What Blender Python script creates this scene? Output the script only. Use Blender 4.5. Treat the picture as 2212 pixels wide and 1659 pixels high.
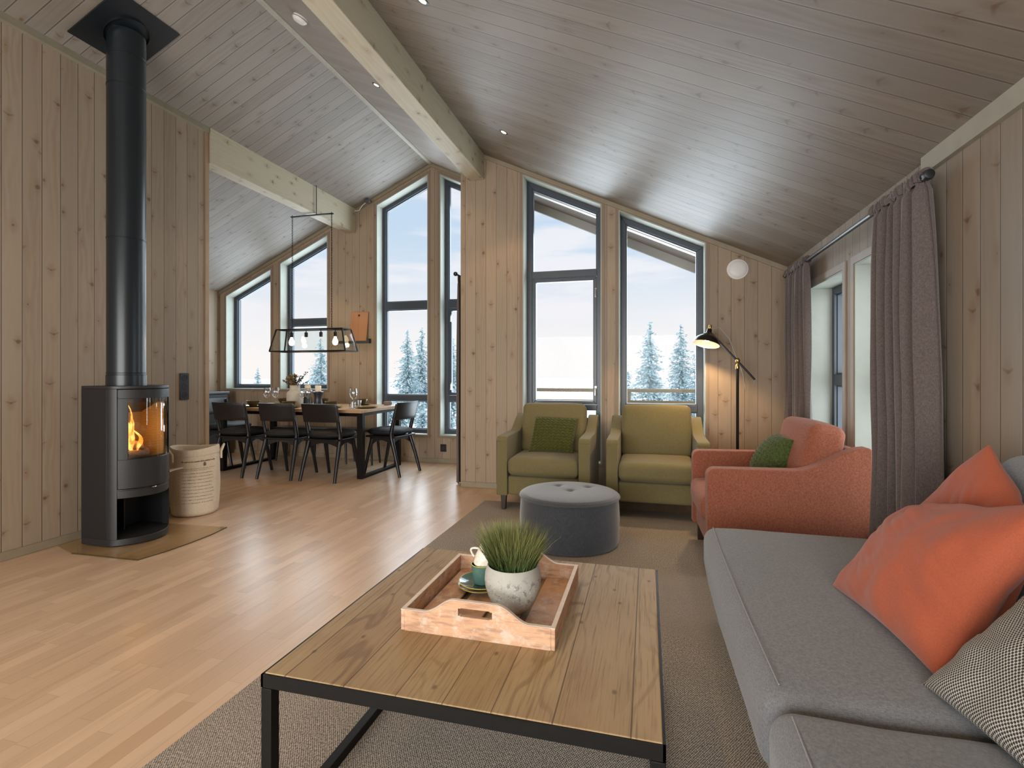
import bpy, math, random
from math import sin, cos, pi, floor, sqrt
from mathutils import Vector, Matrix, noise as mnoise

for o in list(bpy.data.objects): bpy.data.objects.remove(o)
C = bpy.context.scene.collection
SC = bpy.context.scene

# ------------------------------------------------------------------ camera
cam = bpy.data.objects.new('camera', bpy.data.cameras.new('camera'))
C.objects.link(cam)
cam.location = (0, 0, 1.2)
cam.rotation_euler = (pi/2, 0, math.radians(14.886))
cam.data.sensor_width = 36.0
cam.data.lens = 18.0
cam.data.shift_y = -0.0106
cam.data.clip_start = 0.02
cam.data.clip_end = 500
SC.camera = cam

# ------------------------------------------------------------------ colour management
SC.view_settings.view_transform = 'Standard'
SC.view_settings.look = 'None'
SC.view_settings.exposure = 0.22
SC.view_settings.gamma = 1.0
SC.view_settings.use_curve_mapping = False
SC.cycles.use_denoising = True
SC.cycles.max_bounces = 10
SC.cycles.diffuse_bounces = 5
SC.cycles.glossy_bounces = 4
SC.cycles.transmission_bounces = 8
SC.cycles.transparent_max_bounces = 12
SC.cycles.sample_clamp_indirect = 6.0
SC.cycles.caustics_reflective = False
SC.cycles.caustics_refractive = False

# ------------------------------------------------------------------ node helpers
class G:
    def __init__(s, nt): s.nt = nt
    def n(s, t, **k):
        x = s.nt.nodes.new(t)
        for a, b in k.items(): setattr(x, a, b)
        return x
    def put(s, sock, v):
        if isinstance(v, V): s.nt.links.new(v.s, sock)
        elif isinstance(v, bpy.types.NodeSocket): s.nt.links.new(v, sock)
        elif v is not None:
            if hasattr(sock.default_value, '__len__'):
                L = len(sock.default_value)
                if not hasattr(v, '__len__'): v = (v,)*L
                v = tuple(v)
                sock.default_value = v + (1.0,)*(L-len(v)) if L > len(v) else v[:L]
            else: sock.default_value = v
    def m(s, op, a, b=None, c=None, clamp=False):
        x = s.n('ShaderNodeMath', operation=op, use_clamp=clamp)
        s.put(x.inputs[0], a)
        if b is not None: s.put(x.inputs[1], b)
        if c is not None: s.put(x.inputs[2], c)
        return V(s, x.outputs[0])
    def co(s, kind='Object'):
        x = s.n('ShaderNodeTexCoord'); return V(s, x.outputs[kind])
    def sep(s, v):
        x = s.n('ShaderNodeSeparateXYZ'); s.put(x.inputs[0], v)
        return [V(s, x.outputs[i]) for i in range(3)]
    def comb(s, a=0, b=0, c=0):
        x = s.n('ShaderNodeCombineXYZ')
        for i, v in enumerate((a, b, c)): s.put(x.inputs[i], v)
        return V(s, x.outputs[0])
    def noise(s, vec, scale=1, detail=2, rough=.5, dist=0, color=False):
        x = s.n('ShaderNodeTexNoise'); s.put(x.inputs['Vector'], vec)
        s.put(x.inputs['Scale'], scale); s.put(x.inputs['Detail'], detail)
        s.put(x.inputs['Roughness'], rough); s.put(x.inputs['Distortion'], dist)
        return V(s, x.outputs['Color' if color else 'Fac'])
    def white(s, v, dim='1D'):
        x = s.n('ShaderNodeTexWhiteNoise', noise_dimensions=dim)
        s.put(x.inputs['W' if dim == '1D' else 'Vector'], v)
        return V(s, x.outputs['Value'])
    def mix(s, f, a, b, mode='MIX'):
        x = s.n('ShaderNodeMix', data_type='RGBA', blend_type=mode)
        s.put(x.inputs[0], f); s.put(x.inputs[6], a); s.put(x.inputs[7], b)
        return V(s, x.outputs[2])
    def ss(s, v, a, b):
        x = s.n('ShaderNodeMapRange', interpolation_type='SMOOTHSTEP')
        s.put(x.inputs[0], v); s.put(x.inputs[1], a); s.put(x.inputs[2], b)
        return V(s, x.outputs[0])
    def lin(s, v, a, b, c=0, d=1):
        x = s.n('ShaderNodeMapRange'); s.put(x.inputs[0], v)
        for i, q in enumerate((a, b, c, d)): s.put(x.inputs[1+i], q)
        return V(s, x.outputs[0])
    def bump(s, h, strength=.3, dist=.002):
        x = s.n('ShaderNodeBump'); s.put(x.inputs['Height'], h)
        x.inputs['Strength'].default_value = strength; x.inputs['Distance'].default_value = dist
        return V(s, x.outputs[0])
    def scale(s, v, k):
        x = s.n('ShaderNodeVectorMath', operation='MULTIPLY'); s.put(x.inputs[0], v); s.put(x.inputs[1], k)
        return V(s, x.outputs[0])
class V:
    def __init__(s, g, so): s.g, s.s = g, so
    def __add__(a, b): return a.g.m('ADD', a, b)
    __radd__ = __add__
    def __mul__(a, b): return a.g.m('MULTIPLY', a, b)
    __rmul__ = __mul__
    def __sub__(a, b): return a.g.m('SUBTRACT', a, b)
    def __rsub__(a, b): return a.g.m('SUBTRACT', b, a)
    def __truediv__(a, b): return a.g.m('DIVIDE', a, b)

def mat(name):
    m = bpy.data.materials.new(name); m.use_nodes = True
    nt = m.node_tree; b = nt.nodes['Principled BSDF']
    return m, G(nt), b
def pset(g, b, **k):
    names = dict(col='Base Color', rough='Roughness', metal='Metallic', spec='Specular IOR Level', norm='Normal',
                 sheen='Sheen Weight', coat='Coat Weight', em='Emission Color', es='Emission Strength', trans='Transmission Weight', ior='IOR')
    for a, v in k.items(): g.put(b.inputs[names[a]], v)
def srgb(r, g, b):
    f = lambda c: (c/255/12.92) if c/255 <= .04045 else ((c/255+.055)/1.055)**2.4
    return (f(r), f(g), f(b))

def plain(name, col, rough=.5, metal=0, spec=.5, nz=0, ns=30, bump=0, bs=200, **k):
    m, g, b = mat(name)
    c = col
    if nz:
        n = g.noise(g.co(), ns, 4)
        c = g.mix(n, tuple(x*(1-nz) for x in col), tuple(min(1, x*(1+nz)) for x in col))
    pset(g, b, col=c, rough=rough, metal=metal, spec=spec, **k)
    if bump: pset(g, b, norm=g.bump(g.noise(g.co(), bs, 3), bump, .002))
    return m

def panel_wood(name, ua, la, pitch, off, base, tint=.10, knot=.5, knotcol=(.15, .090, .055), rough=.55, groove=1.0, gw=.0028,
               grain=.10, blue=.0, spec=.35, bumpk=.35):
    """tongue-and-groove pine: boards counted along ua, grain running along la"""
    m, g, b = mat(name)
    xyz = g.sep(g.co()); u, l = xyz[ua], xyz[la]
    t = (u - off)/pitch; idx = g.m('FLOOR', t); fr = t - idx
    r1 = g.white(idx*1.37 + 3.1); r2 = g.white(idx*2.11 + 91.7)
    # boards also have a butt position along the length
    uu = fr*pitch + r1*3.7; ll = l + r2*17.0
    fine = g.noise(g.comb(uu*160, ll*5, r1*9), 1, 4, .6)
    warp = g.noise(g.comb(uu*9, ll*1.3, 0), 1, 3, .55)
    ring = g.m('SINE', (uu*150 + warp*26))*.5 + .5
    ring = ring*g.ss(g.noise(g.comb(uu*5, ll*.7, 4.2), 1, 2), .38, .62)
    # knots
    ku, kl = 11.0, 2.6
    vo = g.n('ShaderNodeTexVoronoi', voronoi_dimensions='2D'); g.put(vo.inputs['Vector'], g.comb(uu*ku, ll*kl, 0)); vo.inputs['Scale'].default_value = 1
    vo.inputs['Randomness'].default_value = .9
    p = g.sep(V(g, vo.outputs['Position'])); cr = g.sep(V(g, vo.outputs['Color']))
    dx = (uu*ku - p[0])/ku; dy = (ll*kl - p[1])/kl
    wob = g.noise(g.comb(uu*60, ll*60, 0), 1, 2)*.008
    d = g.m('SQRT', dx*dx*1.0 + dy*dy*.85) + wob
    size = cr[0]*cr[0]*.012 + .003
    on = g.m('GREATER_THAN', cr[1], 1-knot)
    core = (1 - g.ss(d, size*.65 + .003, size + .008))*on
    halo = (1 - g.ss(g.m('SQRT', dx*dx + dy*dy*.22), .008, .034))*on
    wing = (1 - g.ss(g.m('ABSOLUTE', dy + g.m('ABSOLUTE', dx)*-.45 + .002), .001, .010))*(1 - g.ss(g.m('ABSOLUTE', dx), .01, .045))*on*g.m('GREATER_THAN', cr[2], .45)
    c1 = tuple(x*(1-tint) for x in base); c2 = tuple(min(1, x*(1+tint)) for x in base)
    col = g.mix(r1, c1, c2)
    col = g.mix(r2*.35, col, (base[0]*1.02, base[1]*.90, base[2]*.82))
    col = g.mix(fine*grain*2.2, col, tuple(x*.55 for x in base))
    col = g.mix(ring*grain*2.6, col, (base[0]*.66, base[1]*.56, base[2]*.48))
    col = g.mix(halo*.38, col, (base[0]*.62, base[1]*.50, base[2]*.42))
    col = g.mix(wing*.55, col, (base[0]*.45, base[1]*.33, base[2]*.26))
    col = g.mix(core*.85, col, knotcol)
    e = g.m('MINIMUM', fr, 1 - fr)*pitch
    gr = (1 - g.ss(e, gw*.5, gw*1.2))*groove
    lip = (1 - g.ss(e, gw*1.5, gw*3.4))*groove
    col = g.mix(lip*.22, col, tuple(min(1, x*1.35) for x in base))
    col = g.mix(gr*.78, col, tuple(x*.22 for x in base))
    h = fine*.25 - gr*3.0
    pset(g, b, col=col, rough=g.lin(fine, 0, 1, rough-.06, rough+.10), spec=spec, norm=g.bump(h, bumpk, .0012))
    return m

# ------------------------------------------------------------------ world: winter overcast, brighter behind the camera
w = bpy.data.worlds.new('sky'); SC.world = w; w.use_nodes = True
wg = G(w.node_tree); bg = w.node_tree.nodes['Background']
d3 = wg.sep(wg.co('Generated'))
el = d3[2]
cl = wg.noise(wg.comb(d3[0]*3.0, d3[1]*1.2, d3[2]*17.0), 1, 4, .55)
clm = wg.ss(cl, .44, .62)
hz = wg.mix(wg.ss(el, .0, .30), srgb(243, 236, 234), srgb(190, 209, 230))
hz = wg.mix(clm*wg.ss(el, .03, .15)*.75, hz, srgb(240, 234, 238))
up = wg.ss(el, .42, .80)
back = wg.ss(d3[1]*-1, -.25, .45)
side = wg.ss(d3[0], .55, .95)
k = up*1.0 + 1.0 + back*.6 + side*.3
fin = wg.mix(back*.9, hz, (1.0, .97, .93))
lo = wg.ss(el, -.08, .0)
fin = wg.mix(lo, (.75, .78, .82), fin)
wg.put(bg.inputs['Color'], wg.scale(fin, wg.comb(k, k, k)))
bg.inputs['Strength'].default_value = 1.0

def portal(name, loc, rot, sx, sy):
    l = bpy.data.lights.new(name, 'AREA'); l.shape = 'RECTANGLE'; l.size = sx; l.size_y = sy; l.cycles.is_portal = True
    o = bpy.data.objects.new(name, l); C.objects.link(o); o.location = loc; o.rotation_euler = rot
    return o
portal('sky_portal', (-1.4, -2.72, 1.1), (pi/2, 0, 0), 4.6, 2.2)          # assumed rear opening, put in for fill light
portal('sky_portal', (-5.3, -2.72, 1.1), (pi/2, 0, 0), 1.9, 2.2)
portal('sky_portal', (-5.3, 6.62, 1.9), (-pi/2, 0, 0), 1.9, 2.2)
portal('sky_portal', (-2.8, 6.62, 2.1), (-pi/2, 0, 0), 1.8, 3.7)
portal('sky_portal', (-.37, 5.34, 1.8), (-pi/2, 0, 0), 1.9, 3.0)
portal('sky_portal', (1.46, 3.6, 1.1), (0, pi/2, 0), 1.6, 1.8)

def daylight(name, loc, rot, sx, sy, e, col=(1, .985, .96)):
    l = bpy.data.lights.new(name, 'AREA'); l.shape = 'RECTANGLE'; l.size = sx; l.size_y = sy; l.energy = e; l.color = col
    o = bpy.data.objects.new(name, l); C.objects.link(o); o.location = loc; o.rotation_euler = rot
daylight('rear_fill_light', (-1.4, -2.66, 1.15), (pi/2, 0, 0), 4.4, 2.0, 230)  # added fill light behind the camera, in an assumed opening
daylight('kitchen_fill_light', (-5.3, -2.66, 1.15), (pi/2, 0, 0), 1.7, 2.0, 130)  # second added fill, through an assumed opening on the kitchen side
daylight('gable_daylight', (-4.0, 6.72, 2.0), (-pi/2-.10, 0, 0), 4.4, 3.2, 215, (.80, .91, 1.0))
daylight('gable_daylight', (-.37, 5.85, 1.7), (-pi/2-.08, 0, 0), 1.9, 2.3, 66, (.80, .91, 1.0))
daylight('side_daylight', (1.56, 3.6, 1.1), (0, pi/2, 0), 1.5, 1.7, 26, (.86, .94, 1.0))

# ------------------------------------------------------------------ mesh helpers
class MB:
    def __init__(s): s.v, s.f, s.uv = [], [], None
    def add(s, vs, fs):
        n = len(s.v); s.v += [tuple(p) for p in vs]; s.f += [tuple(i+n for i in f) for f in fs]; return s
    def box(s, a, b, M=None):
        (x0, y0, z0), (x1, y1, z1) = a, b
        vs = [(x0, y0, z0), (x1, y0, z0), (x1, y1, z0), (x0, y1, z0), (x0, y0, z1), (x1, y0, z1), (x1, y1, z1), (x0, y1, z1)]
        if M is not None: vs = [M @ Vector(p) for p in vs]
        return s.add(vs, [(0, 3, 2, 1), (4, 5, 6, 7), (0, 1, 5, 4), (1, 2, 6, 5), (2, 3, 7, 6), (3, 0, 4, 7)])
    def prism(s, poly, ax, a, b, M=None):
        """poly: 2-D points; ax: axis of extrusion 0/1/2; the other two axes in order"""
        def p3(p, t):
            q = [p[0], p[1]]; q.insert(ax, t); return Vector(q)
        n = len(poly); vs = [p3(p, a) for p in poly] + [p3(p, b) for p in poly]
        if M is not None: vs = [M @ p for p in vs]
        fs = [tuple(range(n))[::-1], tuple(range(n, 2*n))] + [(i, (i+1) % n, (i+1) % n + n, i+n) for i in range(n)]
        return s.add(vs, fs)
    def bar(s, p, q, w, h=None, up=(0, 0, 1)):
        p, q = Vector(p), Vector(q); h = h or w; d = (q-p).normalized(); up = Vector(up)
        if abs(d.dot(up)) > .95: up = Vector((0, 1, 0)) if abs(d.y) < .9 else Vector((1, 0, 0))
        r = d.cross(up).normalized(); u = r.cross(d)
        vs = [c + r*sx*w/2 + u*sy*h/2 for c in (p, q) for sx, sy in ((-1, -1), (1, -1), (1, 1), (-1, 1))]
        return s.add(vs, [(3, 2, 1, 0), (4, 5, 6, 7), (0, 1, 5, 4), (1, 2, 6, 5), (2, 3, 7, 6), (3, 0, 4, 7)])
    def tube(s, pts, r, seg=10, closed=False):
        pts = [Vector(p) for p in pts]; n = len(pts); rs = r if hasattr(r, '__len__') else [r]*n
        T = []
        for i in range(n):
            a = pts[i-1] if (i > 0 or closed) else pts[i]; b = pts[(i+1) % n] if (i < n-1 or closed) else pts[i]
            T.append((b-a).normalized())
        N = T[0].orthogonal().normalized(); rings = []
        for i in range(n):
            N = (N - T[i]*N.dot(T[i])).normalized(); B = T[i].cross(N)
            rings.append([pts[i] + (N*cos(2*pi*j/seg) + B*sin(2*pi*j/seg))*rs[i] for j in range(seg)])
        vs = [p for R in rings for p in R]; fs = []
        for i in range(n if closed else n-1):
            a, b = i*seg, ((i+1) % n)*seg
            fs += [(a+j, a+(j+1) % seg, b+(j+1) % seg, b+j) for j in range(seg)]
        if not closed: fs += [tuple(range(seg))[::-1], tuple(range((n-1)*seg, n*seg))]
        return s.add(vs, fs)
    def lathe(s, prof, c=(0, 0, 0), seg=32, M=None, caps=True):
        vs = []; fs = []; n = len(prof)
        for r, z in prof:
            for j in range(seg):
                p = Vector((r*cos(2*pi*j/seg), r*sin(2*pi*j/seg), z))
                if M is not None: p = M @ p
                vs.append(p + Vector(c))
        for i in range(n-1):
            a, b = i*seg, (i+1)*seg
            fs += [(a+j, a+(j+1) % seg, b+(j+1) % seg, b+j) for j in range(seg)]
        if caps: fs += [tuple(range(seg))[::-1], tuple(range((n-1)*seg, n*seg))]
        return s.add(vs, fs)
    def grid(s, fn, nu, nv, closeu=False):
        vs = [fn(i/(nu if closeu else nu-1), j/(nv-1)) for i in range(nu) for j in range(nv)]
        fs = []
        for i in range(nu if closeu else nu-1):
            k = (i+1) % nu
            fs += [(i*nv+j, k*nv+j, k*nv+j+1, i*nv+j+1) for j in range(nv-1)]
        return s.add(vs, fs)
    def rbox(s, c, size, r, bulge=(0, 0, 0), n=5, M=None, wob=0, seed=0):
        """rounded box with optional soft bulge per axis"""
        h = [x/2 for x in size]; r = min(r, *h); c = Vector(c)
        def axis(hh):
            a = [-hh + r*(1-cos(pi/2*i/n)) for i in range(n)]
            mid = [(-hh+r) + (2*hh-2*r)*i/8 for i in range(9)]
            return a + mid + [-x for x in reversed(a)]
        A = [axis(x) for x in h]; idx = {}; vs = []; fs = []
        def vid(i, j, k):
            key = (i, j, k)
            if key in idx: return idx[key]
            p = Vector((A[0][i], A[1][j], A[2][k]))
            q = Vector([max(-(h[t]-r), min(h[t]-r, p[t])) for t in range(3)])
            dd = p-q
            if dd.length > 1e-9: p = q + dd.normalized()*r
            o = p.copy()
            for t in range(3):
                if bulge[t]:
                    a, b = (t+1) % 3, (t+2) % 3
                    o[t] += (p[t]/h[t])*bulge[t]*(1-(p[a]/h[a])**2)*(1-(p[b]/h[b])**2)
            if wob: o += mnoise.noise_vector((o+c)*5 + Vector((seed, 0, 0)))*wob
            if M is not None: o = M @ o
            idx[key] = len(vs); vs.append(o + c); return idx[key]
        N = [len(a) for a in A]
        for t in range(3):
            a, b = (t+1) % 3, (t+2) % 3
            for side in (0, N[t]-1):
                for i in range(N[a]-1):
                    for j in range(N[b]-1):
                        q = []
                        for di, dj in ((0, 0), (1, 0), (1, 1), (0, 1)):
                            k = [0, 0, 0]; k[t] = side; k[a] = i+di; k[b] = j+dj; q.append(vid(*k))
                        fs.append(tuple(q) if side else tuple(reversed(q)))
        return s.add(vs, fs)
    def sphere(s, c, r, seg=16, rings=8, sc=(1, 1, 1)):
        prof = [(max(r*sin(pi*i/rings), 1e-4), -r*cos(pi*i/rings)) for i in range(rings+1)]
        return s.lathe(prof, c, seg, Matrix.Diagonal(Vector(sc)))
    def build(s, name, m, parent=None, loc=None, smooth=True, bevel=0, bseg=2, sub=0, ang=40, rec=True):
        me = bpy.data.meshes.new(name)
        vs = s.v
        if loc is not None: L = Vector(loc); vs = [tuple(Vector(p)-L) for p in vs]
        me.from_pydata(vs, [], s.f); me.validate(); me.update()
        if rec:
            import bmesh
            bm = bmesh.new(); bm.from_mesh(me); bmesh.ops.recalc_face_normals(bm, faces=bm.faces); bm.to_mesh(me); bm.free()
        if s.uv:
            ul = me.uv_layers.new(name='uv')
            for lp in me.loops: ul.data[lp.index].uv = s.uv[lp.vertex_index]
        for x in (m if isinstance(m, (list, tuple)) else [m]): me.materials.append(x)
        if smooth:
            me.shade_smooth(); me.set_sharp_from_angle(angle=math.radians(ang))
        o = bpy.data.objects.new(name, me); C.objects.link(o)
        if loc is not None: o.location = loc
        if parent is not None: o.parent = parent
        if bevel:
            b = o.modifiers.new('bevel', 'BEVEL'); b.width = bevel; b.segments = bseg; b.limit_method = 'ANGLE'; b.angle_limit = math.radians(35)
        if sub:
            b = o.modifiers.new('subd', 'SUBSURF'); b.levels = b.render_levels = sub
        return o

def tag(o, label=None, cat=None, group=None, kind=None):
    if label: o['label'] = label
    if cat: o['category'] = cat
    if group: o['group'] = group
    if kind: o['kind'] = kind
    return o
def thing(name, label, cat, loc=(0, 0, 0), rz=0, group=None):
    o = bpy.data.objects.new(name, None); C.objects.link(o); o.empty_display_size = .1
    o.location = loc; o.rotation_euler = (0, 0, rz)
    return tag(o, label, cat, group)
def copy_tree(o, parent=None, **kw):
    c = o.copy(); C.objects.link(c)
    if parent is not None: c.parent = parent; c.matrix_parent_inverse = o.matrix_parent_inverse
    for ch in list(o.children):
        copy_tree(ch, c)
    return c
def place(proto, first, loc, rz, label, group=None):
    o = proto if first else copy_tree(proto)
    o.location = loc; o.rotation_euler = (0, 0, rz); o['label'] = label
    if group: o['group'] = group
    return o
def struct(o): o['kind'] = 'structure'; return o

# ------------------------------------------------------------------ materials
WALL = (.345, .275, .200)
CEIL = (.232, .200, .166)
wall_r = panel_wood('side wall boards in cool light', 1, 2, .1134, .05, (.285, .238, .188), groove=1, gw=.003)  # same stain as the other walls, greyed in colour for cooler light here
wall_y = panel_wood('wall boards counted along y', 1, 2, .1134, 2.3185, WALL, groove=1, gw=.0036, knot=.62, grain=.13)
wall_x = panel_wood('wall boards counted along x', 0, 2, .1134, -1.865, WALL, groove=1)
wall_plain = panel_wood('plain wall boards', 0, 2, .60, .31, (.27, .215, .165), groove=0, knot=.1, rough=.6)
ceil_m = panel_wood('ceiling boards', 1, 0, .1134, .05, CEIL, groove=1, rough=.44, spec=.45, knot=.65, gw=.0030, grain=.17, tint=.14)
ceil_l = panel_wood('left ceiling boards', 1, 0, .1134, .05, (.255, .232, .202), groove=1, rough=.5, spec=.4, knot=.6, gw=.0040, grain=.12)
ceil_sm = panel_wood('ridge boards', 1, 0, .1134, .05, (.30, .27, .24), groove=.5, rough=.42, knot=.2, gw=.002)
beam_m = panel_wood('glulam beam', 0, 1, .5, -2.0, (.50, .455, .335), groove=0, knot=.8, knotcol=(.22, .15, .09), grain=.08, rough=.5)
beam_v = panel_wood('glulam side', 2, 1, .35, 3.20, (.50, .455, .335), groove=0, knot=.8, knotcol=(.22, .15, .09), grain=.08, rough=.5)
reveal = plain('pale reveal boards', (.33, .345, .30), .5, nz=.12, ns=9)
base_m = plain('baseboard', (.27, .225, .155), .5, nz=.2, ns=12)
frame_m = plain('window frame grey', srgb(62, 70, 80), .35)
black_steel = plain('black powder steel', (.008, .0075, .007), .50, nz=.2, ns=60, spec=.14)
black_gloss = plain('black satin', (.012, .013, .015), .3)
chrome = plain('polished steel', (.75, .75, .76), .12, 1.0)
brass = plain('brass', (.62, .45, .18), .28, 1.0)
white_pl = plain('white plastic', (.78, .77, .75), .4)
dark_leg = plain('dark stained beech', (.028, .012, .009), .35)

def glass_mat(name, tint=(1, 1, 1), refl=.08, rough=.0, dark=0):
    m = bpy.data.materials.new(name); m.use_nodes = True; nt = m.node_tree; g = G(nt)
    nt.nodes.remove(nt.nodes['Principled BSDF']); out = nt.nodes['Material Output']
    t = g.n('ShaderNodeBsdfTransparent'); g.put(t.inputs[0], tint)
    gl = g.n('ShaderNodeBsdfGlossy'); gl.inputs['Roughness'].default_value = rough
    fr = g.n('ShaderNodeLayerWeight'); fr.inputs[0].default_value = .35
    f = g.m('ADD', g.m('MULTIPLY', V(g, fr.outputs['Facing']), refl*2.2), refl*.35, clamp=True)
    mx = g.n('ShaderNodeMixShader'); g.put(mx.inputs[0], f); nt.links.new(t.outputs[0], mx.inputs[1]); nt.links.new(gl.outputs[0], mx.inputs[2])
    nt.links.new(mx.outputs[0], out.inputs[0]); return m
pane_m = glass_mat('window glass', (.97, .985, .985), .012)
clear_m = glass_mat('clear thin glass', (.95, .96, .97), .22)
lamp_glass = glass_mat('lantern glass', (.97, .99, .99), .05)
hearth_m = glass_mat('hearth plate glass', (.975, .955, .89), .10, .02)

# oak strip parquet
def parquet():
    m, g, b = mat('oak strip floor')
    x, y, z = g.sep(g.co())
    W = .066; i = g.m('FLOOR', x/W); fx = x/W - i
    r = g.white(i*1.7+.3); L = .46
    yy = y/L + r*7.3; j = g.m('FLOOR', yy); fy = yy - j
    rnd = g.white(g.comb(i, j, 0), '3D'); rn2 = g.white(g.comb(j, i, 5.5), '3D')
    fine = g.noise(g.comb(x*150, y*5, rnd*30), 1, 4, .6)
    broad = g.noise(g.comb(x*22 + rnd*40, y*1.6, rnd*9), 1, 3, .55)
    col = g.mix(rnd, (.545, .37, .240), (.72, .52, .355))
    col = g.mix(rn2*.5, col, (.60, .44, .31))
    col = g.mix(fine*.26, col, (.33, .20, .115))
    col = g.mix(g.ss(broad, .5, .72)*.35, col, (.36, .225, .135))
    e = g.m('MINIMUM', g.m('MINIMUM', fx, 1-fx)*W, g.m('MINIMUM', fy, 1-fy)*L)
    gap = 1 - g.ss(e, .0004, .0013)
    col = g.mix(gap*.38, col, (.22, .13, .07))
    pset(g, b, col=col, rough=g.lin(fine, 0, 1, .25, .34), spec=.5, norm=g.bump(fine*.3-gap, .12, .0008))
    return m
floor_m = parquet()

def rug_mat():
    m, g, b = mat('flat woven rug'); x, y, z = g.sep(g.co())
    wv = g.m('SINE', x*820)*g.m('SINE', y*560)
    n1 = g.noise(g.comb(x*190, y*120, 0), 1, 3, .75); n2 = g.noise(g.comb(x*7, y*7, 0), 1, 3)
    t = g.m('ADD', n1*.75, wv*.16)
    col = g.mix(g.ss(t, .24, .52), (.070, .060, .050), (.60, .53, .45))
    col = g.mix(n2*.30, col, (.20, .175, .145))
    pset(g, b, col=col, rough=.95, spec=.1, norm=g.bump(t, .8, .004)); return m
rug_m = rug_mat()

def fabric(name, col, col2, scale=900, rough=.9, sheen=.25, mottle=.2, bump=.35, thr=.0, axes=(0, 1, 2)):
    m, g, b = mat(name); x, y, z = g.sep(g.co())
    a = g.noise(g.comb(x*scale*.9, y*scale*.15, z*scale*.15), 1, 2, .6)
    c = g.noise(g.comb(x*scale*.15, y*scale*.9, z*scale*.15), 1, 2, .6)
    d = g.noise(g.comb(x*scale*.12, y*scale*.12, z*scale*.9), 1, 2, .6)
    t = (a + c + d)/3.0
    big = g.noise(g.co(), 9, 3)
    cc = g.mix(g.ss(t, .38, .62), col, col2)
    cc = g.mix(big*mottle, cc, tuple(q*.72 for q in col))
    pset(g, b, col=cc, rough=rough, spec=.15, sheen=sheen, norm=g.bump(t, bump, .0012)); return m
green_f = fabric('olive wool fabric', (.135, .113, .050), (.200, .172, .083), 1100, sheen=.12)
orange_f = fabric('coral woven fabric', (.205, .064, .035), (.330, .122, .074), 700, mottle=.12, sheen=.1)
grey_f = fabric('grey sofa fabric', (.130, .138, .150), (.220, .232, .250), 900, sheen=.2)
otto_f = fabric('charcoal velvet', (.040, .045, .055), (.062, .068, .08), 300, rough=.75, sheen=.5, mottle=.5, bump=.15)
velvet_o = fabric('coral velvet', (.33, .077, .038), (.40, .108, .056), 1500, rough=.85, sheen=.14, mottle=.35, bump=.1)
knit_g = fabric('green chunky knit', (.040, .044, .007), (.095, .100, .018), 500, sheen=.2)
knit_d = fabric('dark green chunky knit', (.022, .045, .014), (.10, .13, .035), 500, sheen=.2)
curtain_f = fabric('taupe curtain linen', (.090, .071, .066), (.150, .122, .115), 700, sheen=.3, mottle=.15)
canvas_f = fabric('cream canvas', (.60, .52, .40), (.75, .66, .53), 600, mottle=.15)

# ------------------------------------------------------------------ the room
RX, RZ, SL = -2.82, 4.02, .456                     # ridge x, ridge height, roof slope
def rz(x): return RZ - (SL if x < RX else SL+.0065)*abs(x-RX)
YL, YD, XW, XR, XF = 5.10, 6.38, -3.985, 1.21, -6.29   # living gable, dining gable, stove wall, right wall, far left wall
struct(MB().box((-6.6, -2.9, -.12), (1.5, YD+.25, 0)).build('floor', floor_m, smooth=False))

def gable(name, y0, y1, x0, x1, opens, m):
    """gable wall with window openings (xa, xb, sill, gap under the roof line)"""
    mb = MB(); x = x0
    def seg(a, b, za, zb_):                         # prism from sill za(x) to zb(x)
        pts = [(a, za(a)), (b, za(b))]
        if a < RX < b: pts += [(b, zb_(b)), (RX, zb_(RX)), (a, zb_(a))]
        else: pts += [(b, zb_(b)), (a, zb_(a))]
        mb.prism(pts, 1, y0, y1)
    top = lambda q: rz(q)+.01
    for xa, xb, sill, gap in opens:
        seg(x, xa, lambda q: 0, top)
        seg(xa, xb, lambda q: 0, lambda q: sill)
        seg(xa, xb, lambda q: rz(q)-gap, top)
        x = xb
    seg(x, x1, lambda q: 0, top)
    return struct(mb.build(name, m, smooth=False))
DW = [(-6.18, -5.366, .96, .117), (-5.215, -4.414, .96, .117), (-3.643, -2.865, .36, .112), (-2.697, -2.0, .36, .095)]
LW = [(-1.243, -.441, .30, .052), (-.28, .524, .30, .050)]
gable('wall_far', YD, YD+.22, -6.5, -1.70, DW, wall_x)
gable('wall_front', YL, YL+.22, -1.918, 1.43, LW, wall_x)
struct(MB().prism([(-1.918, 0), (-1.70, 0), (-1.70, rz(-1.70)+.01), (-1.918, rz(-1.918)+.01)], 1, YL+.22, YD).build('wall_return', wall_y, smooth=False))
# stove wall
struct(MB().prism([(XW, 0), (XW, rz(XW)+.01), (XW-.13, rz(XW-.13)+.01), (XW-.13, 0)], 1, -2.7, 3.90).build('wall_left', wall_y, smooth=False))
struct(MB().prism([(XF, 0), (XF, rz(XF)+.01), (XF-.2, rz(XF-.2)+.01), (XF-.2, 0)], 1, -2.7, YD).build('wall_far_left', wall_y, smooth=False))
# right wall with two windows
RW = [(2.79, 3.527), (3.709, 4.445)]
mb = MB(); y = -2.7
for a, b in RW:
    mb.box((XR, y, 0), (XR+.22, a, rz(XR)+.01)); mb.box((XR, a, 0), (XR+.22, b, .36)); mb.box((XR, a, 1.862), (XR+.22, b, rz(XR)+.01)); y = b
mb.box((XR, y, 0), (XR+.22, YL, rz(XR)+.01))
struct(mb.build('wall_right', wall_r, smooth=False))
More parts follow.
